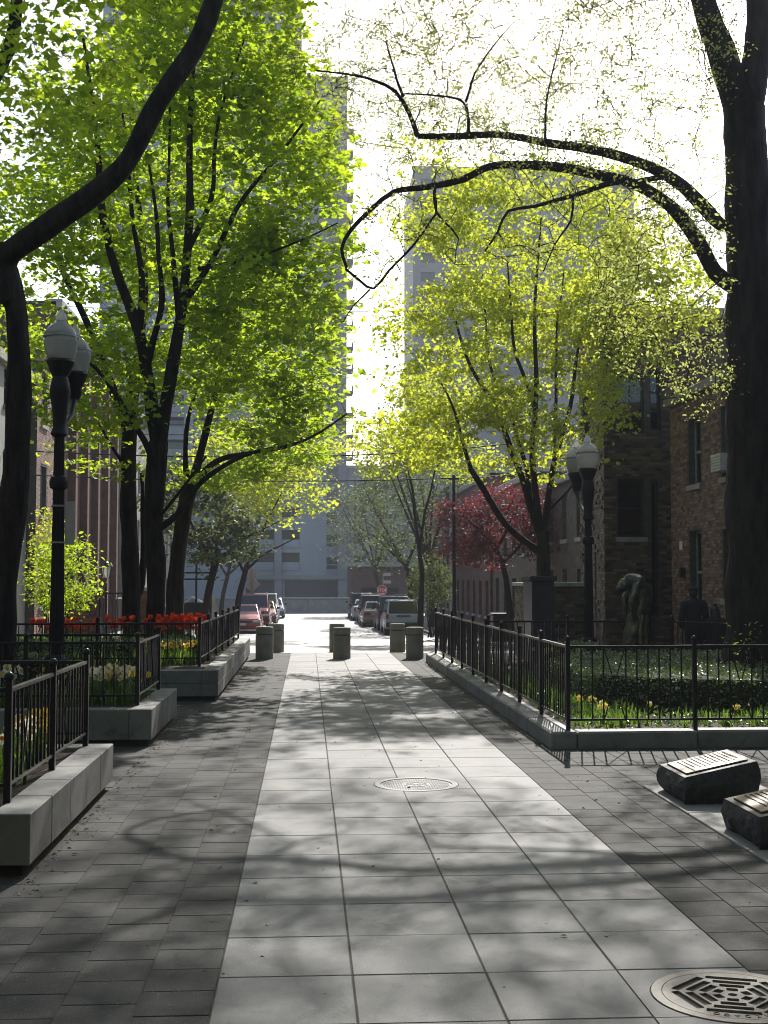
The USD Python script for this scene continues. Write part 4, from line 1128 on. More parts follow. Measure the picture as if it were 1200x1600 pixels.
rl = np.random.default_rng(120)
P = np.vstack([np.stack([-1.86 + np.abs(rl.normal(0, .10, 420)), rl.uniform(8, 21, 420), np.full(420, .004)], 1),
               np.stack([2.88 - np.abs(rl.normal(0, .12, 380)), rl.uniform(14.6, 31, 380), np.full(380, .004)], 1),
               np.stack([rl.uniform(-3.5, 5.0, 420), rl.uniform(4, 20, 420), np.full(420, .004)], 1)])
P = P[(np.hypot(P[:, 0] - GR[0], P[:, 1] - GR[1]) > .4)]
v, f, ti = leaves(P, .026, 'diamond', rl, .25, 0, .5)
lm_ = mat('dry_litter', (0.22, 0.17, 0.09), (0.07, 0.05, 0.03), scale=9, rough=.9)
single('leaf_litter', (v, f), lm_, 'small dry leaf bits and fallen blossom strewn over the paving', 'leaf litter', kind='stuff')
# ------------------------------------------------------------------ buildings
def wall_frame(o, u, z0=0.0):
    """Maps wall coordinates (along, up, out) to the world; out is to the right of u."""
    o, u = np.asarray(o, float), np.asarray(u, float); u = u / np.linalg.norm(u)
    out = np.array([u[1], -u[0]])

    def put(v):
        v = np.asarray(v, float)
        return np.stack([o[0] + u[0] * v[:, 0] + out[0] * v[:, 2], o[1] + u[1] * v[:, 0] + out[1] * v[:, 2], z0 + v[:, 1]], 1)
    return put


def fix(v, f):
    m = trimesh.Trimesh(v, f, process=False)
    return (v, f[:, ::-1]) if m.volume < 0 else (v, f)


def wbox(put, a0, a1, z0, z1, d0, d1, b=0.0):
    v, f = MB().box(a0, a1, z0, z1, d0, d1, b).arr()
    return fix(put(v), f)


def wall_with_holes(put, L, H, holes, thick=0.35):
    p = sbox(0, 0, L, H)
    for (a0, a1, z0, z1) in holes:
        p = p.difference(sbox(a0, z0, a1, z1))
    v, f = vf(extrude(p, thick, -thick))
    return fix(put(v), f)


def window(t, put, a0, a1, z0, z1, fm, depth=0.16, sill=None, rails=1, mull=0, pane='pane', back='room', bm=None, cat=None):
    fr = MB(); w = 0.06
    for r in ((a0, a0 + w, z0, z1), (a1 - w, a1, z0, z1), (a0 + w, a1 - w, z0, z0 + w), (a0 + w, a1 - w, z1 - w, z1)):
        fr.add(*wbox(put, *r, -depth - .06, -depth))
    for k in range(rails):
        zz = z0 + (z1 - z0) * (k + 1) / (rails + 1); fr.add(*wbox(put, a0 + w, a1 - w, zz - .03, zz + .03, -depth - .05, -depth + .004))
    for k in range(mull):
        aa = a0 + (a1 - a0) * (k + 1) / (mull + 1); fr.add(*wbox(put, aa - .02, aa + .02, z0 + w, z1 - w, -depth - .05, -depth + .002))
    wn = t.part('window', fr, fm)
    wn.part('pane', wbox(put, a0 + w, a1 - w, z0 + w, z1 - w, -depth - .035, -depth - .025), M[pane])
    wn.part('blind' if bm else 'room_back', wbox(put, a0, a1, z0, z1, -depth - .20, -depth - .13), bm or M[back])
    if sill:
        wn.part('sill', wbox(put, a0 - .06, a1 + .06, z0 - .14, z0 - .002, -0.05, .07, .006), M[sill])
    return wn


def bricks(put, L, H, holes, seed, bw=0.205, bh=0.068, j=0.011, skip=0.0, proud=0.0):
    r = np.random.default_rng(seed); V, n = [], 0
    rows = int(H / (bh + j))
    S = np.array(_s, float)
    for i in range(rows):
        z0 = i * (bh + j); a = -(i % 2) * (bw + j) / 2
        while a < L:
            a0, a1 = max(a, 0), min(a + bw, L)
            a += bw + j
            if a1 - a0 < .04 or any(a1 > h[0] and a0 < h[1] and z0 + bh > h[2] and z0 < h[3] for h in holes):
                continue
            pr = .006 + r.uniform(0, .006) + (proud if r.uniform() < skip else 0)
            V.append((a0, a1, z0, z0 + bh, -0.02, pr))
    V = np.array(V)
    c = (V[:, [0, 2, 4]] + V[:, [1, 3, 5]]) / 2; h = (V[:, [1, 3, 5]] - V[:, [0, 2, 4]]) / 2
    v = (c[:, None] + S[None] * h[:, None]).reshape(-1, 3)
    f = (np.arange(len(V))[:, None, None] * 8 + _BF[None]).reshape(-1, 3)
    v = put(v)
    m = trimesh.Trimesh(v[:8], f[:12], process=False)
    return (v, f if m.volume > 0 else f[:, ::-1]), np.repeat(r.uniform(0, 1, len(V)), 8)


def brick_mat(name, ramp):
    N = {'a': ('attribute', {'attribute': 'tint'}), 'r': ('rgb_ramp', {'ramp': ramp}), 'geo': ('geometry', {}), 'n': ('noise_texture', {'scale': 30.0, 'detail': 5.0}),
         'm': ('mix', {'mix_type': 'multiply', 'fac': 0.5}), 'p': ('principled_bsdf', {'roughness': 0.9}), 'b': ('bump', {'strength': .5, 'distance': .005})}
    return usdkit.material(stage, '/World/Looks/' + name, N, [('a.fac', 'r.fac'), ('geo.position', 'n.vector'), ('r.color', 'm.color1'), ('n.color', 'm.color2'), ('m.color', 'p.base_color'), ('n.fac', 'b.height'), ('b.normal', 'p.normal')], surface='p.BSDF')


BR1 = brick_mat('brown_bricks', [(0, (0.10, 0.065, 0.05)), (.3, (0.24, 0.135, 0.09)), (.7, (0.31, 0.18, 0.115)), (1, (0.38, 0.26, 0.18))])
BR2 = brick_mat('mottled_bricks', [(0, (0.045, 0.035, 0.03)), (.25, (0.12, 0.085, 0.06)), (.7, (0.19, 0.14, 0.095)), (1, (0.26, 0.20, 0.14))])
BR3 = brick_mat('red_bricks', [(0, (0.12, 0.05, 0.035)), (.5, (0.22, 0.09, 0.06)), (1, (0.30, 0.14, 0.09))])
BR4 = brick_mat('pinkish_bricks', [(0, (0.22, 0.12, 0.10)), (.5, (0.34, 0.20, 0.165)), (1, (0.42, 0.27, 0.22))])

# --- right: near brick house whose front runs along the garden
XF = 9.6
t = thing('brick_house', 'two storey brown brick house with pale framed windows behind the elm', 'house', (XF, 32.0, 0))
put = wall_frame((XF, 32.2), (0, -1.0))          # runs towards the camera; out points to the street (-x)
assert put([[0, 0, 1.0]])[0][0] < XF
L, H = 10.5, 6.55
wins = []
for a in (1.55, 4.05, 6.9, 8.9):
    wins += [(a, a + .95, 1.55, 3.15), (a, a + .95, 4.35, 6.0)]
wins[0] = (1.55, 2.45, 1.15, 3.2)
t.part('wall', wall_with_holes(put, L, H, wins), M['mortar'])
bm_, ti = bricks(put, L, H, wins, 201)
t.part('brickwork', bm_, BR1, tint=ti, kind='stuff')
for w in wins:
    window(t, put, *w, M['frame'], sill='stone_sill')
ac = t.part('air_conditioner', wbox(put, 4.2, 4.85, 4.45, 4.85, -.15, .32, .01), M['plate'])
for k in range(5):
    ac.part('grille_slat', wbox(put, 4.25, 4.80, 4.5 + k * .065, 4.53 + k * .065, .321, .33), M['steel'])
t.part('house_number', wbox(put, .75, 1.0, 2.75, 2.98, .013, .03), M['sign_white'])
t.part('wall_lamp', wbox(put, 1.05, 1.2, 2.05, 2.3, .013, .14, .01), M['iron'])
t.part('cornice', wbox(put, -.1, L, H, H + .22, -.35, .16, .02), M['stone_sill'])
t.part('roof', bx(XF - .05, XF + 9, 21.7, 32.2, H + .1, H + .35), M['brick_brown'])
t.part('end_wall', bx(XF + .35, XF + 9, 31.85, 32.2, 0, H + .1), M['brick_brown'])
t.part('end_wall', bx(XF + .35, XF + 9, 21.7, 22.05, 0, H + .1), M['brick_brown'])

# --- right: taller dark brick block with a bay, beyond
t = thing('brick_building', 'tall dark brown brick block with an orange blind window beside the right lamp', 'building', (8.1, 33.4, 0))
H2 = 9.2
putb = wall_frame((8.1, 33.4), (1.0, 0))         # faces the camera
assert putb([[0, 0, 1.0]])[0][1] < 33.4
L2 = 3.6
winb = [(.36, 1.12, 6.0, 7.55), (.36, 1.12, 3.15, 4.75), (1.3, 1.5, 1.0, 4.7), (1.3, 1.6, 6.1, 7.7), (1.0, 1.35, .3, 2.0)]
t.part('wall', wall_with_holes(putb, L2, H2, winb), M['mortar'])
bm_, ti = bricks(putb, L2, H2, winb, 202, skip=.06, proud=.03)
t.part('brickwork', bm_, BR2, tint=ti, kind='stuff')
window(t, putb, *winb[0], M['frame_dark'], depth=.05, rails=1, mull=1, bm=M['wood_blind'])
window(t, putb, *winb[1], M['frame_dark'], sill='stone_sill')
for w in winb[2:]:
    window(t, putb, *w, M['frame_dark'], rails=2)
puts = wall_frame((8.1, 36.4), (0, -1.0))
L3 = 3.0
wins3 = [(.55, .68, 1.0, 3.4), (1.15, 1.28, 1.4, 3.9), (1.85, 1.98, .9, 3.0), (.5, 1.4, 6.0, 7.6)]
t.part('wall', wall_with_holes(puts, L3 - .01, H2, wins3), M['mortar'])
bm_, ti = bricks(puts, L3, H2, wins3, 203, skip=.10, proud=.035)
t.part('brickwork', bm_, BR2, tint=ti, kind='stuff')
for w in wins3[:3]:
    t.part('slit_recess', wbox(puts, *w, -.30, -.2), M['room'])
window(t, puts, *wins3[3], M['frame_dark'], sill='stone_sill')
t.part('rear_wall', bx(8.5, 20, 36.05, 36.4, 0, H2), M['brick_brown'])
t.part('upper_wall', bx(11.7, 20, 33.5, 33.9, 0, H2), M['brick_brown'])
t.part('parapet', bx(8.02, 20, 33.32, 36.48, H2, H2 + .3, .02), M['stone_sill'])

# --- right: row of low dark brick houses running down the street
for k, (y0, y1, h, lab, bm, ti_m) in enumerate(((36.5, 47, 5.6, 'shaded low brown brick house behind the multi stemmed tree', 'brick_brown', 'room'), (47.1, 58, 6.6, 'shaded brick house behind the red maple', 'brick_brown', 'room'), (58.1, 72, 7.6, 'farther shaded brick house on the right of the street', 'brick_red', 'room'), (72.1, 92, 8.5, 'last brick house on the right before the cross street', 'brick_brown', 'room'))):
    x = 8.6 + .12 * (k % 2)
    t = thing('row_house', lab, 'house', (x, y0, gz(y0)))
    L = y1 - y0
    put = wall_frame((x, y1), (0, -1.0), gz(y1))
    hs = []
    for a in np.arange(.9, L - 1.4, 2.3):
        hs += [(a, a + .95, 1.0, 2.7), (a, a + .95, 3.7, 5.2)]
    t.part('wall', wall_with_holes(put, L, h, hs), M[bm])
    for w in hs:
        window(t, put, *w, M['frame'], sill='stone_sill')
    t.part('cornice', wbox(put, 0, L, h, h + .25, -.35, .14, .02), M['stone_sill'])
    t.part('side_wall', bx(x + .36, x + 9, y0, y0 + .35, gz(y1), gz(y1) + h), M[bm])
    t.part('roof', bx(x + .02, x + 9, y0, y1, gz(y1) + h + .02, gz(y1) + h + .2), M['mortar_dark'])

# garden pier, low wall behind the garden
t = thing('granite_pier', 'dark square granite pier with a projecting cap behind the garden', 'pier', (5.15, 27.5, 0))
t.part('pier_shaft', bx(4.92, 5.42, 27.0, 28.1, -.1, 1.96, .012), M['polished'])
t.part('cap', bx(4.87, 5.47, 26.95, 28.15, 1.962, 2.07, .012), M['granite_dark'])
t = thing('garden_wall', 'low tan brick wall with a stone coping beside the dark pier', 'wall', (5.6, 29, 0))
putg = wall_frame((5.55, 29.0), (1, 0))
t.part('wall', wall_with_holes(putg, 1.0, 1.82, []), M['mortar'])
bm_, ti = bricks(putg, 1.0, 1.82, [], 204); t.part('brickwork', bm_, BR2, tint=ti, kind='stuff')
putg2 = wall_frame((5.55, 33.0), (0, -1))
t.part('wall', wall_with_holes(putg2, 4.0, 1.82, []), M['mortar'])
bm_, ti = bricks(putg2, 4.0, 1.82, [], 205); t.part('brickwork', bm_, BR2, tint=ti, kind='stuff')
t.part('coping', bx(5.48, 6.6, 28.93, 29.42, 1.822, 1.92, .01), M['stone_sill'])
t.part('coping', bx(5.48, 5.97, 29.421, 33.0, 1.822, 1.92, .01), M['stone_sill'])
t = thing('waste_bin', 'dark bin at the roadside behind the right fence', 'bin', (3.9, 43.5, gz(43.5)))
z_ = gz(43.5)
t.part('body', bx(6.5, 7.2, 43.2, 43.9, z_ + .08, z_ + 1.0, .03), M['iron']); t.part('lid', bx(6.46, 7.24, 43.16, 43.94, z_ + 1.002, z_ + 1.07, .02), M['iron'])

# --- left: house fronts along the street
def left_house(lab, y0, y1, x, h, m, fm, storeys, base=0.0, bm=None, seed=0, wspace=2.4, pil=None, arch=False):
    t = thing('town_house', lab, 'house', (x, y0, base))
    L = y1 - y0
    put = wall_frame((x, y0), (0, 1.0), base)
    hs = []
    for a in np.arange(.7, L - 1.3, wspace):
        for s in range(storeys):
            hs.append((a, a + 1.0, 1.1 + 3.3 * s, 2.9 + 3.3 * s))
    t.part('wall', wall_with_holes(put, L, h, hs), M['mortar'] if bm else m)
    if bm:
        b_, ti = bricks(put, L, h, hs, seed, bw=.21, bh=.075); t.part('brickwork', b_, bm, tint=ti, kind='stuff')
    for w in hs:
        window(t, put, *w, fm, sill='stone_sill')
    if pil:
        for a in np.arange(.15, L, wspace):
            t.part('pilaster', wbox(put, a, a + .4, 0, h - .6, 0.013, .30), pil)
    t.part('cornice', wbox(put, 0, L, h, h + .35, -.35, .22, .02), M['stone_sill'])
    t.part('front_wall', bx(x - 9, x - .36, y0, y0 + .35, base, base + h), m)
    t.part('back_wall', bx(x - 9, x - .36, y1 - .35, y1, base, base + h), m)
    t.part('roof', bx(x - 9, x - .02, y0, y1, base + h + .02, base + h + .25), M['mortar_dark'])
    return t


left_house('cream painted house front at the far left behind the leaning maple', 33.0, 44.4, -9.9, 9.0, M['cream'], M['frame_dark'], 3)
left_house('pinkish brick house front left of the lamp post', 44.5, 49.0, -9.6, 10.5, M['brick_red'], M['frame'], 3, -.1, BR4, 211, 2.2)
left_house('red brown house with tall pilasters behind the left maples', 49.1, 66.0, -9.9, 13.0, M['brick_red'], M['frame_dark'], 4, -.3, None, 0, 2.8, M['brick_red'])
left_house('grey stone house between the maple trunks', 66.1, 82.0, -9.7, 12.0, M['grey_stone'], M['frame_dark'], 3, -.8)
left_house('last grey house before the cross street on the left', 82.1, 96.0, -10.2, 11.0, M['grey_stone'], M['frame'], 3, -.85, None, 0, 2.6)

# gate piers and steps in front of the left houses
t = thing('brick_gate', 'low red brick gate piers with an iron gate behind the tulips', 'gate', (-7.6, 42, -.2))
for x0 in (-7.9, -5.75):
    putp = wall_frame((x0, 42.0), (1, 0), -.3)
    t.part('pier', bx(x0 + .02, x0 + .88, 42.02, 42.8, -.3, 1.6), M['mortar'])
    b_, ti = bricks(putp, .9, 1.9, [], 221); t.part('brickwork', b_, BR3, tint=ti, kind='stuff')
    putp2 = wall_frame((x0 + .9, 42.0), (0, 1), -.3)
    b_, ti = bricks(putp2, .8, 1.9, [], 222); t.part('brickwork', b_, BR3, tint=ti, kind='stuff')
    t.part('pier_cap', bx(x0 - .05, x0 + .95, 41.95, 42.85, 1.602, 1.72, .015), M['stone_sill'])
gl = t.part('gate_frame', MB().box(-6.98, -6.93, 42.3, 42.35, -.2, 1.6).box(-5.82, -5.77, 42.3, 42.35, -.2, 1.6).box(-6.93, -5.82, 42.3, 42.35, 1.5, 1.55).box(-6.93, -5.82, 42.3, 42.35, .0, .05), M['iron'])
for k in range(7):
    gl.part('gate_bar', bx(-6.83 + k * .15, -6.81 + k * .15, 42.315, 42.335, .05, 1.5), M['iron'])
t = thing('entrance_lantern', 'black lantern with pale panes on a post by the left gate', 'lantern', (at(166, 900, 46)[0], 46, 0))
q = at(166, 890, 46)
t.part('post', MB().lathe([(.07, 0), (.05, .3), (.04, q[2] - .35)], (q[0], 46, -.3), 10), M['iron'], smooth=30)
t.part('glass_body', MB().lathe([(.10, -.25), (.17, .15)], (q[0], 46, q[2] - .05), 6), M['globe'])
t.part('roof', MB().lathe([(.23, .15), (.22, .17), (.10, .30), (.03, .34), (.04, .38), (.0, .42)], (q[0], 46, q[2] - .05), 6), M['iron'])
for k in range(6):
    a = k * PI / 3
    t.part('glazing_bar', MB().tube([[q[0] + .105 * math.cos(a), 46 + .105 * math.sin(a), q[2] - .30], [q[0] + .175 * math.cos(a), 46 + .175 * math.sin(a), q[2] + .10]], .012, 4), M['iron'])
t = thing('entrance_canopy', 'pale striped awning and steps before a house on the left', 'canopy', (at(215, 930, 56)[0], 56, -.5))
q = at(215, 935, 56)
for k in range(7):
    t.part('awning_panel', (lambda v, f: (v, f))(*MB().box(q[0] - .9 + k * .26, q[0] - .9 + k * .26 + .245, 55.5, 56.5, q[2] - .02, q[2] + .02, 0, rz(0)).arr()), M['tarp'])
t.part('support', bx(q[0] - .9, q[0] - .84, 55.5, 55.56, -.5, q[2] - .02), M['iron']); t.part('support', bx(q[0] + .8, q[0] + .86, 55.5, 55.56, -.5, q[2] - .02), M['iron'])

# --- far: concrete towers and the wall at the end of the street
YT = 150.0
def XT(px, y=YT):
    return at(px, 905, y)[0]


def ZT(py, y=YT):
    return at(500, py, y)[2]


t = thing('apartment_tower', 'tall grey concrete apartment tower closing the street on the left', 'building', (XT(500), YT, -1.1))
xr, xl = XT(541), XT(150)
ztop = ZT(126)
put = wall_frame((0, YT), (1, 0))
base_z = -1.1
floors = [3.2 + 2.72 * k for k in range(int((ztop - 4.5) / 2.72))]
hs = [(XT(445), XT(528), base_z + .02, 1.85), (XT(384), XT(430), base_z + .02, 1.85)]
wl, wr = XT(510), XT(527)
for z in floors:
    hs.append((wl, wr, z, z + 1.45))
bal = []
for (b0, b1) in ((440, 468), (372, 428), (300, 355), (225, 285)):
    for z in floors:
        bal.append((XT(b0), XT(b1), z - .1, z + 2.0))
poly = sbox(xl, base_z, xr, ztop).union(sbox(XT(150), base_z, XT(468), ztop + 14))
for h in hs + bal + [(XT(b0), XT(b1), z - .1, z + 2.0) for (b0, b1) in ((440, 468), (372, 428), (300, 355), (225, 285)) for z in [floors[-1] + 2.72 * k for k in range(1, 6)]]:
    poly = poly.difference(sbox(h[0], h[2], h[1], h[3]))
v, f = vf(extrude(poly, 1.6, -1.6)); t.part('wall', fix(put(v), f), M['tower'])
t.part('body', bx(xl, xr - .02, YT + 1.62, YT + 16, base_z, ztop - .5), M['tower'])
t.part('body', bx(xl, XT(468), YT + 1.62, YT + 15, ztop - .5, ztop + 13.8), M['tower'])
for h in hs[:2]:
    lv = t.part('garage_louvre', wbox(put, h[0], h[1], h[2], h[3], -.5, -.3), M['tower_dark'])
    for k in range(10):
        a = h[0] + (h[1] - h[0]) * (k + .5) / 10
        lv.part('louvre_rib', wbox(put, a - .05, a + .05, h[2], h[3], -.298, -.2), M['tower_dark'])
for h in hs[2:]:
    w = t.part('window', wbox(put, h[0], h[1], h[2], h[3], -.45, -.35), M['glass'])
    w.part('window_rail', wbox(put, h[0], h[1], h[2] + .5, h[2] + .58, -.348, -.28), M['steel'])
    w.part('apron', wbox(put, h[0], h[1], h[2] - .75, h[2] - .05, .002, .05), M['tower2'])
for h in bal:
    b = t.part('balcony_front', wbox(put, h[0] + .02, h[1] - .02, h[2], h[2] + .95, .002, .10), M['tower'])
    b.part('balcony_back', wbox(put, h[0], h[1], h[2], h[3], -1.59, -1.5), M['glass'])
t.part('pier', wbox(put, XT(529), XT(541), base_z, ztop - 1, .002, .45), M['tower2'])
t.part('pier', wbox(put, XT(429), XT(440), base_z, ztop - 1, .002, .55), M['tower2'])
t.part('podium_band', wbox(put, XT(384), XT(541), 2.0, 2.5, .56, .62), M['tower2'])
for k, z in enumerate(floors):
    if k > 3:
        bb = t.part('corner_balcony', bx(xr + .002, xr + .85, YT + .6, YT + 4, z - .12, z + .08), M['tower'])
        bb.part('balcony_rail', bx(xr + .78, xr + .849, YT + .6, YT + 4, z + .082, z + .95), M['tower'])
t.part('parapet', wbox(put, XT(468) + .02, xr + .15, ztop + .002, ztop + .5, -1.6, .2), M['tower2'])

Y2 = 190.0
t = thing('apartment_tower', 'broad grey apartment slab behind the multi stemmed tree on the right', 'building', (XT(820, Y2), Y2, -1.1))
x0, x1, zt2 = XT(646, Y2), XT(997, Y2), ZT(262, Y2)
put = wall_frame((0, Y2), (1, 0))
hs = []
cols_ = np.linspace(x0 + 1.2, x1 - 1.2 - 2.2, 10)
for z in np.arange(4, zt2 - 2.5, 2.95):
    for a in cols_:
        hs.append((a, a + 2.2, z, z + 1.5))
poly = sbox(x0, -1.1, x1, zt2).difference(unary_union([sbox(h[0], h[2], h[1], h[3]) for h in hs]))
v, f = vf(extrude(poly, .5, -.5)); t.part('wall', fix(put(v), f), M['tower2'])
t.part('body', bx(x0 + .02, x1 - .02, Y2 + .51, Y2 + 18, -1.1, zt2 - .3), M['tower2'])
for h in hs[:300]:
    t.part('window', wbox(put, h[0], h[1], h[2], h[3], -.46, -.36), M['glass'])
t.part('roof_house', bx(XT(690, Y2), XT(985, Y2), Y2 + 3, Y2 + 14, zt2, zt2 + 1.6), M['tower2'])
t.part('parapet', wbox(put, x0 - .1, x1 + .1, zt2, zt2 + .6, -.5, .12), M['tower2'])

t = thing('end_wall', 'long low concrete wall across the end of the street', 'wall', (0, 107, -1))
ww = 4.0
for k in range(-9, 7):
    t.part('wall_panel', bx(k * ww + .01, (k + 1) * ww - .01, 107.0, 107.35, -1.1, .28, .02), M['plinth'])
t.part('coping', bx(-36, 28, 106.93, 107.42, .282, .40, .02), M['plinth'])
t = thing('low_building', 'low terracotta brick building right of the tower at the end of the street', 'building', (XT(575, 118), 118, -1))
put = wall_frame((XT(548, 118), 118.0), (1, 0), -1.0)
hs = [(1.0, 4.6, 1.3, 2.2), (6, 8, 1.2, 2.4), (10, 12, 1.2, 2.4)]
t.part('wall', wall_with_holes(put, 16, 4.2, hs), M['brick_red'])
for h in hs:
    window(t, put, *h, M['frame_dark'])
t.part('flat_roof', wbox(put, -.4, 16.4, 4.202, 4.6, -9, .8), M['stone_sill'])
t.part('side_wall', wbox(put, 0, .35, 0, 4.2, -9, -.36), M['brick_red'])

# backdrop houses off the cross street, so that the horizon is closed
for k, (x0, x1, y, h, lab, mm) in enumerate(((16, 34, 112, 12, 'grey apartment house beyond the end wall on the right', 'grey_stone'), (-60, -30, 140, 24, 'far grey block beyond the houses on the left', 'tower2'), (52, 90, 170, 30, 'far pale block beyond the houses on the right', 'tower2'))):
    t = thing('far_building', lab, 'building', (x0, y, -1))
    put = wall_frame((x0, y), (1, 0), -1.1); L = x1 - x0
    hs = [(a, a + 1.4, z, z + 1.6) for a in np.arange(1, L - 2, 3.2) for z in np.arange(1.2, h - 2, 3.1)]
    t.part('wall', wall_with_holes(put, L, h, hs), M[mm])
    for q in hs:
        t.part('window', wbox(put, *q, -.3, -.2), M['glass'])
    t.part('body', bx(x0 + .02, x1 - .02, y + .36, y + 12, -1.1, -1.1 + h - .1), M[mm])
    t.part('parapet', wbox(put, -.1, L + .1, h, h + .4, -.35, .12), M['stone_sill'])

t = thing('far_building', 'mid rise grey block behind the bare trees at the end of the street', 'building', (8, 150, -1))
put = wall_frame((4.6, 150.0), (1, 0), -1.1)
hs = [(a, a + 1.5, z, z + 1.6) for a in np.arange(1, 12, 2.6) for z in np.arange(1.4, 15, 3.0)]
t.part('wall', wall_with_holes(put, 13.0, 16.5, hs), M['grey_stone'])
for q in hs:
    t.part('window', wbox(put, *q, -.3, -.2), M['glass'])
t.part('body', bx(4.62, 17.58, 150.36, 160, -1.1, 15.3), M['grey_stone'])
t.part('parapet', wbox(put, -.1, 13.1, 16.5, 16.9, -.35, .12), M['stone_sill'])
# the street goes on beside and behind the viewer
left_house('cream house front beside the viewer on the left, out of the picture', -28.0, 32.9, -12.0, 11.0, M['cream'], M['frame_dark'], 3, 0, None, 0, 3.4)
for (y0, y1, h, lab) in ((4.0, 21.6, 8.6, 'brown brick house beside the viewer on the right, out of the picture'), (-24.0, 3.9, 11.0, 'long brick house behind the viewer on the right, out of the picture')):
    t = thing('brick_house', lab, 'house', (10.2, y0, 0)); put = wall_frame((10.2, y1), (0, -1.0)); L = y1 - y0
    hs = [(a, a + 1.1, z, z + 1.8) for a in np.arange(1, L - 2, 3.0) for z in (1.2, 4.4, 7.4) if z + 2 < h]
    t.part('wall', wall_with_holes(put, L, h, hs), M['brick_brown'])
    for q in hs:
        window(t, put, *q, M['frame'], sill='stone_sill')
    t.part('cornice', wbox(put, 0, L, h, h + .3, -.35, .16, .02), M['stone_sill'])
    t.part('body', bx(10.6, 18, y0, y1, 0, h), M['brick_brown'])
t = thing('brick_building', 'wide brick building behind the viewer across the end of the plaza', 'building', (0, -30, 0))
put = wall_frame((22.0, -30.0), (-1, 0)); hs = [(a, a + 1.3, z, z + 1.9) for a in np.arange(1.5, 42, 3.4) for z in np.arange(1.3, 17, 3.3)]
t.part('wall', wall_with_holes(put, 44, 19, hs), M['brick_red'])
for q in hs:
    t.part('window', wbox(put, *q, -.3, -.2), M['glass'])
t.part('body', bx(-21.98, 21.98, -44, -30.4, 0, 18.9), M['brick_red'])
for k, (x_, y_, r_, s_) in enumerate(((-7.6, 3.0, .4, .95), (7.4, 3.5, 2.0, .92), (-5.5, -7.0, 3.1, 1.0), (5.6, -8.0, 4.4, 1.0), (0.5, -15.0, 1.2, 1.05))):
    copy(BIG_MAPLE, (x_, y_, 0), r_, s_, ('maple tree left of the viewer, out of the picture', 'maple tree right of the viewer, out of the picture', 'maple tree behind the viewer on the left', 'maple tree behind the viewer on the right', 'maple tree farthest behind the viewer')[k])

# ------------------------------------------------------------------ vehicles
def hull_of(points, r, sub=1):
    s = trimesh.creation.icosphere(subdivisions=sub, radius=1.0).vertices
    P = np.vstack([np.asarray(p) + s * r for p in points])
    return trimesh.convex.convex_hull(P)


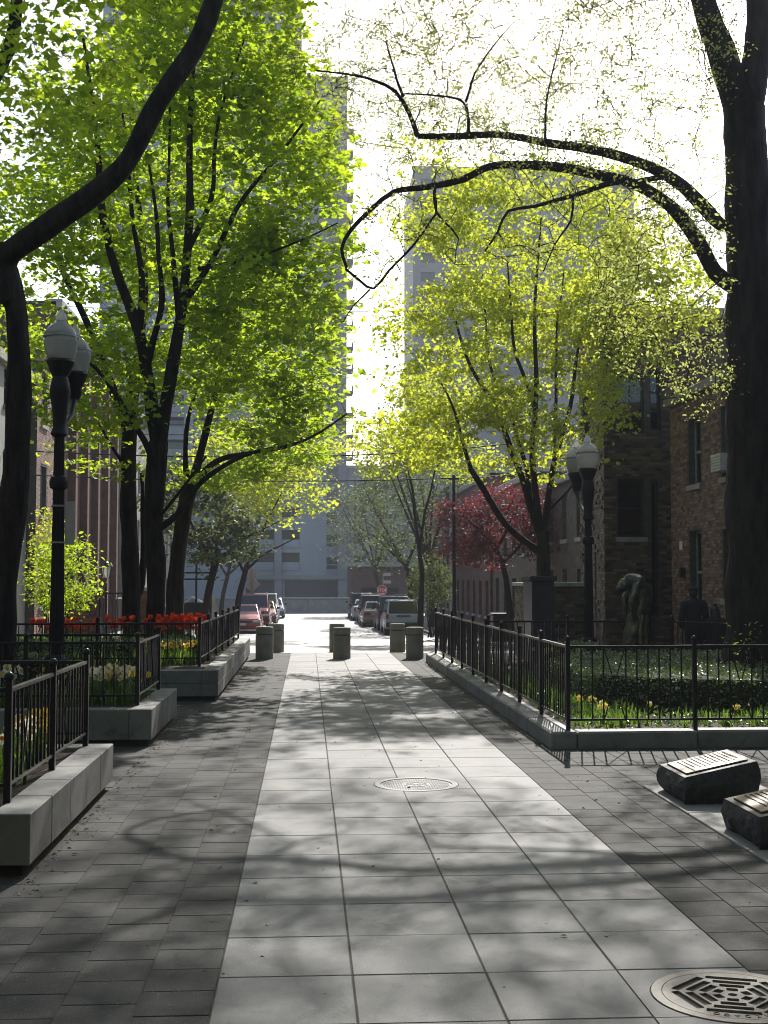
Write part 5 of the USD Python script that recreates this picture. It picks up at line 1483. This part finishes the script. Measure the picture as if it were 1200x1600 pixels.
def car(name, label, x, y, front_to_camera, body, kind='sedan', L=4.6, W=1.75, H=1.42, group=None, rack=False, white_strip=False, rear_strip=True):
    """Local frame: +u forward, +v left. Wheels stand on the street."""
    zb = gz(y) - .03
    t = thing(name, label, 'car', (x, y, zb), group)
    sgn = -1.0 if front_to_camera else 1.0

    def W_(m):
        v, f = vf(m); v = v * [sgn, sgn, 1] + [x, y, zb]
        return v, f                                        # half turn keeps orientation
    hw = W / 2; r = .09
    if kind == 'sedan':
        prof = [(-L / 2 + .05, .36), (-L / 2 + .03, .70), (-L / 2 + .12, .93), (-L * .22, .95), (L * .20, .92), (L / 2 - .15, .70), (L / 2 - .02, .55), (L / 2 - .04, .34)]
        gh0, gh1, gr0, gr1, gz0 = -L * .36, L * .20, -L * .20, L * .03, .90
    else:
        hb = H * .60
        prof = [(-L / 2 + .04, .42), (-L / 2 + .02, .75), (-L / 2 + .05, hb), (L * .22, hb - .02), (L / 2 - .22, hb - .16), (L / 2 - .03, .72), (L / 2 - .03, .40)]
        gh0, gh1, gr0, gr1, gz0 = -L / 2 + .06, L * .24, -L / 2 + .28, L * .06, hb - .06
    pts = [(s * (hw - r - (.05 if z > .8 else 0)), u - np.sign(u) * r, z - r * .5) for (u, z) in prof for s in (-1, 1)]
    bd = t.part('body', W_(hull_of(pts, r)), body, smooth=35)
    # cabin
    wi, wo = hw - .09, hw - .24 - (0.0 if kind == 'sedan' else -.08)
    rr = .06
    cab = [(s * (wi - rr), u, gz0) for u in (gh0 + rr, gh1 - rr) for s in (-1, 1)] + [(s * (wo - rr), u, H - rr) for u in (gr0 + rr, gr1 - rr) for s in (-1, 1)]
    cb = t.part('cabin', W_(hull_of(cab, rr)), body, smooth=35)

    def quad(c, inset, name, m, lift=.012, parent=cb):
        c = np.array(c, float); mid = c.mean(0); c = mid + (c - mid) * inset
        n = np.cross(c[1] - c[0], c[3] - c[0]); n /= np.linalg.norm(n)
        if n @ (mid - np.array([0, (gh0 + gh1) / 2, 1.0])) < 0:
            n = -n
        v = np.vstack([c - n * .03, c + n * lift])
        hl = trimesh.convex.convex_hull(v)
        return parent.part(name, W_(hl), m)
    zt, zlo = H - .05, gz0 + .07
    k = .03

    def su(z, a, b):       # along the slope
        return a + (b - a) * (z - gz0) / (H - gz0)
    quad([(-su(zlo, wi, wo) + k, su(zlo, gh0, gr0), zlo), (su(zlo, wi, wo) - k, su(zlo, gh0, gr0), zlo), (su(zt, wi, wo) - k, su(zt, gh0, gr0), zt), (-su(zt, wi, wo) + k, su(zt, gh0, gr0), zt)], .93, 'rear_window', M['glass'])
    quad([(-su(zlo, wi, wo) + k, su(zlo, gh1, gr1), zlo), (su(zlo, wi, wo) - k, su(zlo, gh1, gr1), zlo), (su(zt, wi, wo) - k, su(zt, gh1, gr1), zt), (-su(zt, wi, wo) + k, su(zt, gh1, gr1), zt)], .95, 'windscreen', M['glass'])
    for s in (-1, 1):
        um = (gh0 + gh1) / 2
        for a0, a1 in ((0.02, .48), (.52, .98)):
            def pt(f_, z):
                lo, hi = su(z, gh0, gr0), su(z, gh1, gr1)
                return (s * su(z, wi, wo), lo + (hi - lo) * f_, z)
            quad([pt(a0, zlo), pt(a1, zlo), pt(a1, zt), pt(a0, zt)], .88, 'side_window', M['glass'])
    # wheels
    wr_ = .32 if kind == 'sedan' else .37
    for u in (-L * .30, L * .31):
        for s in (-1, 1):
            m = trimesh.creation.cylinder(radius=wr_, height=.21, sections=22); m.apply_transform(trimesh.transformations.rotation_matrix(PI / 2, [0, 1, 0])); m.apply_translation([s * (hw - .10), u, wr_])
            wh = t.part('wheel', W_(m), M['rubber'], smooth=30)
            m = trimesh.creation.cylinder(radius=wr_ * .64, height=.03, sections=16); m.apply_transform(trimesh.transformations.rotation_matrix(PI / 2, [0, 1, 0])); m.apply_translation([s * (hw + .008), u, wr_])
            wh.part('rim', W_(m), M['rim'], smooth=30)
            m = trimesh.creation.cylinder(radius=wr_ + .06, height=.02, sections=22); m.apply_transform(trimesh.transformations.rotation_matrix(PI / 2, [0, 1, 0])); m.apply_translation([s * (hw - .004), u, wr_ + .02])
            bd.part('wheel_arch', W_(m), M['car_black'])
    bo = .48 if kind == 'sedan' else .55
    for e, nm in ((-1, 'rear_bumper'), (1, 'front_bumper')):
        m = MB().box(-hw + .03, hw - .03, e * L / 2 - .10, e * L / 2 + .06, bo - .13, bo + .08, .035)
        t.part(nm, W_(m), body if kind == 'sedan' else M['car_black'])
        t.part('number_plate', W_(bx(-.16, .16, e * (L / 2 + .066) - .006, e * (L / 2 + .066) + .006, bo - .06 + (0 if e > 0 else .0), bo + .06)), M['plate'])
    for s in (-1, 1):
        x0 = s * (hw - .32) if s > 0 else -(hw - .02)
        zl = .64 if kind == 'sedan' else .80
        t.part('headlight', W_(bx(s * (hw - .21) - .17, s * (hw - .21) + .17, L / 2 - .16, L / 2 - .002, zl - .10 + .02, zl + .05, .02)), M['lens_clear'])
        if kind == 'sedan':
            t.part('tail_light', W_(bx(s * (hw - .26) - .20, s * (hw - .26) + .20, -L / 2 - .012, -L / 2 + .1, .70, .86, .02)), M['lens_red'])
        else:
            t.part('tail_light', W_(bx(s * (hw - .09) - .07, s * (hw - .09) + .07, -L / 2 - .012, -L / 2 + .1, .82, H * .60 + .02, .02)), M['lens_red'])
        t.part('mirror', W_(bx(s * (hw + .09) - .09, s * (hw + .09) + .09, gh1 - .28, gh1 - .16, gz0 + .06, gz0 + .20, .02)), M['car_black'])
    t.part('grille', W_(bx(-hw + .45, hw - .45, L / 2 - .12, L / 2 + .004, .58 if kind == 'sedan' else .72, .68 if kind == 'sedan' else .92, .01)), M['car_black'])
    if kind != 'sedan':
        t.part('rear_handle', W_(bx(-.34, .34, -L / 2 - .012, -L / 2 + .1, .93, .99, .01)), M['car_black'])
        t.part('exhaust_shade', W_(bx(-hw + .2, hw - .2, -L / 2 + .1, L / 2 - .1, .25, .43)), M['car_black'])
        if rack:
            for s in (-1, 1):
                t.part('roof_rail', W_(MB().tube([(s * (wo - .08), gr0 + .15, H - .01), (s * (wo - .08), gr0 + .22, H + .06), (s * (wo - .08), gr1 - .25, H + .06), (s * (wo - .08), gr1 - .18, H - .01)], .02, 6)), M['steel'])
            for u in (gr0 + .4, gr1 - .5):
                t.part('cross_bar', W_(bx(-wo + .08, wo - .08, u - .03, u + .03, H + .05, H + .075)), M['steel'])
    else:
        t.part('underside', W_(bx(-hw + .15, hw - .15, -L / 2 + .15, L / 2 - .15, .2, .40)), M['car_black'])
    return t


GR_R = 'cars parked along the right kerb'
car('parked_car', 'silver sport utility car with a dark rear window, nearest on the right kerb', 4.78, 64.0, False, paint('silver', (.42, .45, .46)), 'suv', 4.6, 1.80, 1.74, GR_R)
car('parked_car', 'black sport utility car with a roof rack just beyond the silver one', 4.75, 69.6, False, paint('black', (.02, .021, .024)), 'suv', 4.7, 1.82, 1.86, GR_R, rack=True)
car('parked_car', 'tan saloon car with red tail lights, third along the right kerb', 4.15, 75.3, False, paint('tan', (.32, .25, .20)), 'sedan', 4.7, 1.76, 1.45, GR_R)
car('parked_car', 'dark maroon sport utility car beyond the tan saloon', 4.2, 81.0, False, paint('maroon', (.05, .025, .025)), 'suv', 4.7, 1.82, 1.80, GR_R, rack=True)
car('parked_car', 'silver saloon car farther along the right kerb', 3.95, 86.4, False, paint('silver', (.42, .45, .46)), 'sedan', 4.5, 1.72, 1.42, GR_R)
car('parked_car', 'dark green sport utility car near the far end of the right kerb', 3.95, 91.8, False, paint('green_dark', (.03, .045, .04)), 'suv', 4.7, 1.80, 1.82, GR_R, rack=True)
GR_L = 'cars parked along the left kerb'
car('parked_car', 'red saloon car facing the plaza, nearest on the left kerb', -3.28, 66.6, True, paint('red', (.30, .025, .03)), 'sedan', 4.6, 1.74, 1.44, GR_L)
car('parked_car', 'red sport utility car with a roof rack behind the red saloon', -3.05, 72.6, True, paint('red', (.30, .025, .03)), 'suv', 4.7, 1.86, 1.92, GR_L, rack=True)
car('parked_car', 'dark red saloon car, third along the left kerb', -2.75, 78.6, True, paint('maroon2', (.16, .02, .025)), 'sedan', 4.6, 1.74, 1.44, GR_L)
car('parked_car', 'white van like sport utility car farther along the left kerb', -2.85, 85.0, True, paint('white', (.62, .63, .63)), 'suv', 4.7, 1.86, 1.85, GR_L)
car('parked_car', 'small blue saloon car last along the left kerb', -2.5, 92.0, True, paint('blue', (.04, .09, .16)), 'sedan', 4.4, 1.70, 1.42, GR_L)
car('parked_car', 'dark red car half hidden behind the tulips and the long planter', -6.0, 54.0, True, paint('maroon2', (.16, .02, .025)), 'sedan', 4.6, 1.74, 1.46, GR_L)

# work trailer with a tall frame behind the tulips
q = at(300, 935, 50)
zt_ = gz(50)
t = thing('work_trailer', 'pale sided work trailer with a black ladder frame behind the red tulips', 'trailer', (q[0], 50, zt_))
xw0, xw1 = at(268, 935, 50)[0], at(330, 935, 50)[0]
for (a, b, c_, d) in ((xw0, xw1, 49.0, 49.06), (xw0, xw1, 52.4, 52.46)):
    t.part('side_panel', bx(a, b, c_, d, zt_ + .75, zt_ + 1.55, .01), M['car_black' if c_ < 50 else 'trailer'])
t.part('side_panel', bx(xw1 - .06, xw1, 49.061, 52.399, zt_ + .75, zt_ + 1.75, .01), M['trailer'])
t.part('side_panel', bx(xw0, xw0 + .06, 49.061, 52.399, zt_ + .75, zt_ + 1.75, .01), M['trailer'])
t.part('bed', bx(xw0 + .061, xw1 - .061, 49.061, 52.399, zt_ + .70, zt_ + .80), M['car_black'])
for xx in (xw0 + .15, xw1 - .15):
    for yy in (49.6, 51.9):
        m = trimesh.creation.cylinder(radius=.33, height=.2, sections=20); m.apply_transform(trimesh.transformations.rotation_matrix(PI / 2, [0, 1, 0])); m.apply_translation([xx, yy, zt_ + .33 - .03])
        t.part('wheel', m, M['rubber'], smooth=30)
for xx in (at(307, 900, 49)[0], at(330, 900, 49)[0]):
    t.part('frame_post', bx(xx - .035, xx + .035, 48.9, 48.97, zt_ + .3, at(300, 880, 49)[2] + (.15 if xx > q[0] else 0)), M['iron'])
for py in (895, 905):
    zz = at(300, py, 49)[2]; t.part('frame_rail', bx(at(272, py, 49)[0], at(338, py, 49)[0], 48.84, 48.898, zz - .03, zz + .03), M['iron'])
hm = hull_of([(q[0] - .5, 50, zt_ + 1.2), (q[0] + .45, 50.6, zt_ + 1.2), (q[0] + .0, 50.2, zt_ + 1.62), (q[0] + .5, 51.4, zt_ + 1.3)], .16)
t.part('tarp', hm, M['tarp'], smooth=40)

# ------------------------------------------------------------------ street signs, poles, cables
q = at(393, 913, 74); zz = gz(74)
t = thing('warning_sign', 'diamond sign seen from behind with a square plate above, on a yellow post', 'sign', (q[0], 74, zz))
t.part('post', bx(q[0] - .05, q[0] + .05, 73.95, 74.05, zz, at(393, 886, 74)[2]), M['yellow'])
dm = MB().box(-.36, .36, -.012, .012, -.36, .36, .004)
v, f = dm.arr(); c45 = math.cos(PI / 4); v = v @ np.array([[c45, 0, -c45], [0, 1, 0], [c45, 0, c45]]) + [q[0] + .02, 74.08, q[2]]
t.part('diamond_plate', (v, f), M['sign_back'])
z2_ = at(393, 897, 74)[2]; t.part('square_plate', bx(q[0] - .18, q[0] + .32, 74.06, 74.085, z2_ - .18, z2_ + .22, .004), M['sign_back'])

q = at(597, 922, 97); zz = gz(97)
t = thing('stop_sign', 'red stop sign over the far parked cars at the end of the street', 'sign', (q[0], 97, zz))
t.part('post', bx(q[0] + .05, q[0] + .12, 97.02, 97.08, zz, at(600, 903, 97)[2] + .3), M['steel'])
oc = Point(0, 0).buffer(.38 / math.cos(PI / 8), 2)
oc = affinity.rotate(oc, 22.5, origin=(0, 0))
v, f = vf(extrude(oc, .012)); v = np.stack([v[:, 0] + q[0], 97.0 - v[:, 2], v[:, 1] + q[2]], 1); t.part('octagon', fix(v, f), M['sign_white'])
oc2 = oc.buffer(-.03)
v, f = vf(extrude(oc2, .012)); v = np.stack([v[:, 0] + q[0], 96.985 - v[:, 2], v[:, 1] + q[2]], 1); t.part('red_face', fix(v, f), M['sign_red'])
tx = meshkit.text_mesh('STOP', .22, .006, True); tx.apply_translation([-tx.bounds[:, 0].mean(), -.11, 0])
v, f = vf(tx); v = np.stack([v[:, 0] + q[0], 96.97 - v[:, 2], v[:, 1] + q[2]], 1); t.part('lettering', fix(v, f), M['sign_white'])
for py in (906, 912):
    zq = at(600, py, 97)[2]; t.part('street_plate', bx(q[0] + .1, q[0] + .7, 96.98, 97.0, zq + (.3 if py == 906 else .02), zq + (.54 if py == 906 else .25), .004), M['sign_back'])

q = at(709, 744, 42)
t = thing('utility_pole', 'slender dark pole in front of the red maple with cables at its top', 'pole', (q[0], 42, gz(42)))
t.part('shaft', MB().lathe([(.085, -.1), (.085, 1.2), (.062, 1.25), (.055, q[2] - gz(42))], (q[0], 42, gz(42)), 12), M['iron'], smooth=30)
t.part('cross_arm', bx(q[0] - .18, q[0] + .18, 41.97, 42.03, q[2] - .12, q[2] - .06, .004), M['iron'])
t.part('cap', MB().lathe([(.06, 0), (.05, .05), (0, .08)], (q[0], 42, q[2]), 10), M['iron'], smooth=30)
q = at(772, 543, 60)
t = thing('road_lamp', 'pale road lamp head on a long arm among the right tree leaves', 'street lamp', (q[0] + 1.9, 60, gz(60)))
t.part('mast', MB().lathe([(.11, 0), (.07, q[2] - gz(60) - .3)], (7.0, 60, gz(60) + .09), 12), M['steel'], smooth=30)
t.part('arm', MB().tube([(7.0, 60, q[2] - .4), (6.6, 60, q[2] - .05), (q[0] + .6, 60, q[2] + .0)], .035, 8), M['steel'], smooth=60)
t.part('lamp_head', hull_of([(q[0] - .2, 60, q[2]), (q[0] + .45, 60, q[2]), (q[0] + .1, 60, q[2] + .05)], .11), M['plate'], smooth=40)


def cable(label, pts, r):
    a, b = np.array(pts[0]), np.array(pts[-1]); n = 24
    out = []
    for k in range(len(pts) - 1):
        a, b = np.array(pts[k]), np.array(pts[k + 1]); L = np.linalg.norm(b - a)
        for u in np.linspace(0, 1, n):
            out.append(a + (b - a) * u - [0, 0, .012 * L * 4 * u * (1 - u)])
    single('overhead_cable', MB().tube(np.array(out), r, 6), M['cable'], label, 'cable', smooth=True)


xw = 8.62
cable('lower overhead cable tied to the slender dark pole', [at(-30, 738, 41), at(709, 747, 42), (xw - .5, 43.5, at(970, 738, 43.5)[2])], .022)
cable('upper overhead cable crossing just above the right lamp globes', [at(-30, 700, 41), at(530, 712, 41.5), (xw - .5, 43, at(1050, 689, 43)[2])], .024)
cable('high thin cable crossing the sky gap between the towers', [at(-40, 470, 60), at(590, 486, 60), at(1000, 472, 60)], .018)
cable('second thin cable under the high one in the sky gap', [at(-40, 500, 62), at(590, 493, 62), at(1060, 500, 62)], .014)
cable('faint middle cable through the maple leaves', [at(-40, 650, 52), at(560, 662, 52), at(1000, 640, 52)], .016)
cable('faint cable just under the middle one', [at(-40, 668, 52), at(560, 676, 52), at(1000, 660, 52)], .014)

# ------------------------------------------------------------------ statue and people
def skin_mesh(bones, edge=.02, it=12):
    s = trimesh.creation.icosphere(subdivisions=2, radius=1.0).vertices
    man = None
    for (p, rp), (q, rq) in bones:
        h = m3.Manifold.hull_points(np.vstack([np.asarray(p) + s * rp, np.asarray(q) + s * rq]).astype(np.float64))
        man = h if man is None else man + h
    man = man.refine_to_length(edge)
    mm = man.to_mesh(); tm_ = trimesh.Trimesh(mm.vert_properties[:, :3], mm.tri_verts, process=True)
    trimesh.smoothing.filter_taubin(tm_, iterations=it)
    return tm_


def chain(pts, rs):
    return [((pts[i], rs[i]), (pts[i + 1], rs[i + 1])) for i in range(len(pts) - 1)]


# bronze: a figure bowed deeply forward to the left, robe hanging from shoulders and hips
sx, sy, sz = at(992, 950, 23.2)[0], 23.2, .17
t = thing('bronze_statue', 'dark bronze statue of a deeply bowed draped figure in the garden', 'statue', (sx, sy, sz))
O = np.array([sx, sy, sz])
leg = []
leg += chain([O + (-.05, -.08, .30), O + (-.10, -.10, .62), O + (.02, -.05, 1.05)], [.10, .11, .17])
leg += chain([O + (.10, .12, .30), O + (.14, .12, .66), O + (.08, .06, 1.08)], [.10, .12, .17])
leg += chain([O + (.05, 0, 1.08), O + (.12, .02, 1.38), O + (.14, .02, 1.62), O + (.05, 0, 1.76), O + (-.08, 0, 1.80)], [.20, .19, .19, .17, .13])
leg += chain([O + (-.08, 0, 1.80), O + (-.20, 0, 1.76)], [.09, .075])
leg += chain([O + (-.20, 0, 1.74), O + (-.27, 0, 1.66)], [.105, .085])
leg += chain([O + (.0, -.16, 1.70), O + (-.10, -.20, 1.42), O + (-.06, -.18, 1.10)], [.085, .07, .055])
leg += chain([O + (.02, .17, 1.72), O + (-.14, .18, 1.45), O + (-.16, .14, 1.15)], [.085, .065, .05])
leg += chain([O + (-.06, -.18, 1.10), O + (-.04, -.17, .98)], [.05, .03])
body = skin_mesh(leg, .022, 14)
v = np.array(body.vertices); nz = (meshkit.fbm(v * [7, 7, 4], 4, 3) - .5) * .075
v = v + body.vertex_normals * nz[:, None]
t.part('figure', (v, body.faces), M['bronze'], smooth=True)
rob = []
for k in range(9):
    a = 2 * PI * k / 9
    rob += chain([O + (.16 * math.cos(a) + .06, .15 * math.sin(a), 1.12), O + (.20 * math.cos(a) + .02, .19 * math.sin(a), .62), O + (.22 * math.cos(a) - .02, .21 * math.sin(a), .34)], [.055, .06, .05])
rb = skin_mesh(rob, .025, 8)
v = np.array(rb.vertices); v = v + rb.vertex_normals * ((meshkit.fbm(v * [9, 9, 2], 3, 5) - .5) * .07)[:, None]
t.part('robe', (v, rb.faces), M['bronze'], smooth=True)
t.part('pedestal', bx(sx - .34, sx + .34, sy - .32, sy + .32, sz - .1, sz + .31, .015), M['granite_dark'])


def hand(O, wrist, d, s, r0=.03):
    """Palm, four fingers and a thumb, slightly curled, hanging down along d."""
    d = np.asarray(d, float); d /= np.linalg.norm(d)
    side = np.cross(d, [1, 0, 0]); side /= np.linalg.norm(side); inn = np.cross(side, d)
    b = [((wrist, .024), (wrist + d * .085, .030)), ((wrist + d * .03 + side * .014, .024), (wrist + d * .09 + side * .022, .018)), ((wrist + d * .03 - side * .014, .024), (wrist + d * .09 - side * .022, .018))]
    for k, ln in enumerate((.070, .080, .075, .058)):
        p = wrist + d * .09 + side * (.030 - .020 * k)
        b += chain([p, p + d * ln * .5 + inn * .006, p + d * ln + inn * .022], [.0095, .009, .0075])
    p = wrist + d * .03 + side * .026
    b += chain([p, p + d * .03 + side * .02 + inn * .01, p + d * .065 + side * .018 + inn * .022], [.012, .011, .009])
    return b


# standing person with their back to the plaza, beside the back fence
px_, py_ = at(1084, 960, 25.6)[0], 25.6
O = np.array([px_, py_, .10])
t = thing('person', 'person in a dark jacket and cap standing with their back turned beyond the fence', 'person', tuple(O))
def P_(x, y, z):
    return O + (x, y, z)
bones = chain([P_(-.10, 0, .10), P_(-.10, .02, .48), P_(-.09, 0, .90)], [.05, .058, .085]) + chain([P_(.10, 0, .10), P_(.11, .02, .48), P_(.09, 0, .90)], [.05, .058, .085])
bones += chain([P_(-.10, .0, .05), P_(-.11, .15, .04)], [.045, .035]) + chain([P_(.10, 0, .05), P_(.12, .15, .04)], [.045, .035])
bones += chain([P_(0, 0, .95), P_(0, 0, 1.15), P_(0, .0, 1.34)], [.14, .13, .14]) + [((P_(-.15, 0, 1.38), .075), (P_(.15, 0, 1.38), .075))]
bones += chain([P_(0, .01, 1.40), P_(0, .03, 1.52)], [.06, .055]) + chain([P_(0, .035, 1.60), P_(0, .05, 1.645)], [.085, .09]) + [((P_(0, .10, 1.575), .05), (P_(0, .05, 1.60), .07))]
bones += chain([P_(0, .135, 1.60), P_(0, .15, 1.585)], [.016, .018])
bones += chain([P_(-.20, 0, 1.37), P_(-.26, -.02, 1.10), P_(-.22, .10, .90)], [.055, .046, .034]) + chain([P_(.20, 0, 1.37), P_(.26, -.02, 1.10), P_(.22, .10, .90)], [.055, .046, .034])
bones += hand(O, P_(-.22, .10, .90), (0.1, .35, -1), 1) + hand(O, P_(.22, .10, .90), (-.1, .35, -1), -1)
for s in (-1, 1):
    bones += [((P_(s * .088, .03, 1.60), .018), (P_(s * .09, .035, 1.63), .02))]
t.part('body', skin_mesh(bones, .012, 8), M['skin'], smooth=True)
jk = chain([P_(0, 0, .84), P_(0, 0, 1.12), P_(0, 0, 1.34)], [.185, .165, .170]) + [((P_(-.16, 0, 1.37), .095), (P_(.16, 0, 1.37), .095))] + [((P_(-.05, 0, .90), .17), (P_(.05, 0, .90), .17))] + chain([P_(0, .01, 1.42), P_(0, .02, 1.47)], [.085, .075])
jk += chain([P_(-.20, 0, 1.37), P_(-.265, -.02, 1.10), P_(-.225, .095, .92)], [.088, .070, .055]) + chain([P_(.20, 0, 1.37), P_(.265, -.02, 1.10), P_(.225, .095, .92)], [.088, .070, .055])
jm = skin_mesh(jk, .02, 8); v = np.array(jm.vertices); v = v + jm.vertex_normals * ((meshkit.fbm(v * 9, 3, 8) - .5) * .03)[:, None]
t.part('jacket', (v, jm.faces), M['cloth_navy'], smooth=True)
tr = chain([P_(-.10, 0, .10), P_(-.10, .02, .48), P_(-.08, 0, .88)], [.078, .088, .125]) + chain([P_(.10, 0, .10), P_(.11, .02, .48), P_(.08, 0, .88)], [.078, .088, .125])
t.part('trousers', skin_mesh(tr, .02, 6), M['cloth_black'], smooth=True)
t.part('shoe', skin_mesh(chain([P_(-.10, -.02, .045), P_(-.12, .18, .04)], [.055, .05]), .02, 4), M['cloth_black'], smooth=True)
t.part('shoe', skin_mesh(chain([P_(.10, -.02, .045), P_(.13, .18, .04)], [.055, .05]), .02, 4), M['cloth_black'], smooth=True)
hr = skin_mesh([((P_(0, .015, 1.60), .092), (P_(0, .035, 1.655), .098)), ((P_(0, -.01, 1.56), .06), (P_(0, .02, 1.62), .09))], .015, 6)
t.part('hair', hr, M['hair'], smooth=True)
cp = m3.Manifold.hull_points((trimesh.creation.icosphere(subdivisions=3, radius=1).vertices * [.106, .116, .085] + P_(0, .04, 1.675))).trim_by_plane([0, 0, 1], O[2] + 1.665)
cpt = t.part('cap', cp, M['cloth_black'], smooth=40)
cpt.part('brim', hull_of([P_(-.06, .13, 1.672), P_(.06, .13, 1.672), P_(0, .20, 1.665)], .012), M['cloth_black'], smooth=40)

# seated person, dark, low behind the fence
px_ = at(1121, 975, 25.3)[0]
O = np.array([px_, 25.35, .10])
t = thing('garden_bench', 'dark bench beyond the fence with a seated person on it', 'bench', tuple(O))
for k in range(4):
    t.part('seat_slat', bx(O[0] - .4, O[0] + .9, O[1] - .22 + k * .115, O[1] - .12 + k * .115, O[2] + .40, O[2] + .44, .006), M['iron'])
for xx in (-.3, .8):
    t.part('leg', bx(O[0] + xx - .03, O[0] + xx + .03, O[1] - .2, O[1] + .2, O[2] - .1, O[2] + .399, .006), M['iron'])
t = thing('person', 'person with dark hair in black clothes sitting low beside the standing one', 'person', tuple(O))
bones = chain([P_(0, 0, .56), P_(0, .0, .82), P_(0, .05, .98)], [.14, .13, .13]) + [((P_(-.14, .04, 1.0), .07), (P_(.14, .04, 1.0), .07))]
bones += chain([P_(0, .05, 1.04), P_(0, .09, 1.12)], [.055, .05]) + chain([P_(0, .12, 1.19), P_(0, .12, 1.235)], [.085, .088]) + [((P_(0, .18, 1.165), .045), (P_(0, .13, 1.19), .07))] + chain([P_(0, .21, 1.19), P_(0, .222, 1.175)], [.015, .017])
for s in (-1, 1):
    bones += chain([P_(s * .09, 0, .54), P_(s * .12, .42, .52), P_(s * .12, .44, .10)], [.088, .062, .045]) + chain([P_(s * .12, .44, .05), P_(s * .13, .60, .04)], [.045, .035])
    bones += chain([P_(s * .19, .04, 1.0), P_(s * .24, .12, .74), P_(s * .12, .34, .66)], [.052, .045, .033]) + hand(O, P_(s * .12, .34, .66), (-s * .3, 1, -.25), s)
    bones += [((P_(s * .086, .115, 1.19), .017), (P_(s * .087, .12, 1.215), .019))]
t.part('body', skin_mesh(bones, .012, 8), M['skin'], smooth=True)
jk = chain([P_(0, 0, .52), P_(0, 0, .80), P_(0, .04, .98)], [.19, .175, .165]) + [((P_(-.15, .04, 1.0), .09), (P_(.15, .04, 1.0), .09))]
for s in (-1, 1):
    jk += chain([P_(s * .19, .04, 1.0), P_(s * .245, .12, .74), P_(s * .13, .32, .665)], [.08, .068, .05])
t.part('coat', skin_mesh(jk, .02, 8), M['cloth_black'], smooth=True)
tr = []
for s in (-1, 1):
    tr += chain([P_(s * .09, .0, .54), P_(s * .12, .42, .52), P_(s * .12, .44, .10)], [.115, .085, .07])
t.part('trousers', skin_mesh(tr, .02, 6), M['cloth_black'], smooth=True)
for s in (-1, 1):
    t.part('shoe', skin_mesh(chain([P_(s * .12, .42, .045), P_(s * .13, .62, .04)], [.055, .048]), .02, 4), M['cloth_black'], smooth=True)
t.part('hair', skin_mesh([((P_(0, .095, 1.18), .098), (P_(0, .105, 1.245), .100)), ((P_(0, .04, 1.06), .10), (P_(0, .08, 1.18), .10)), ((P_(0, .10, 1.31), .045), (P_(0, .10, 1.35), .05))], .015, 6), M['hair'], smooth=True)
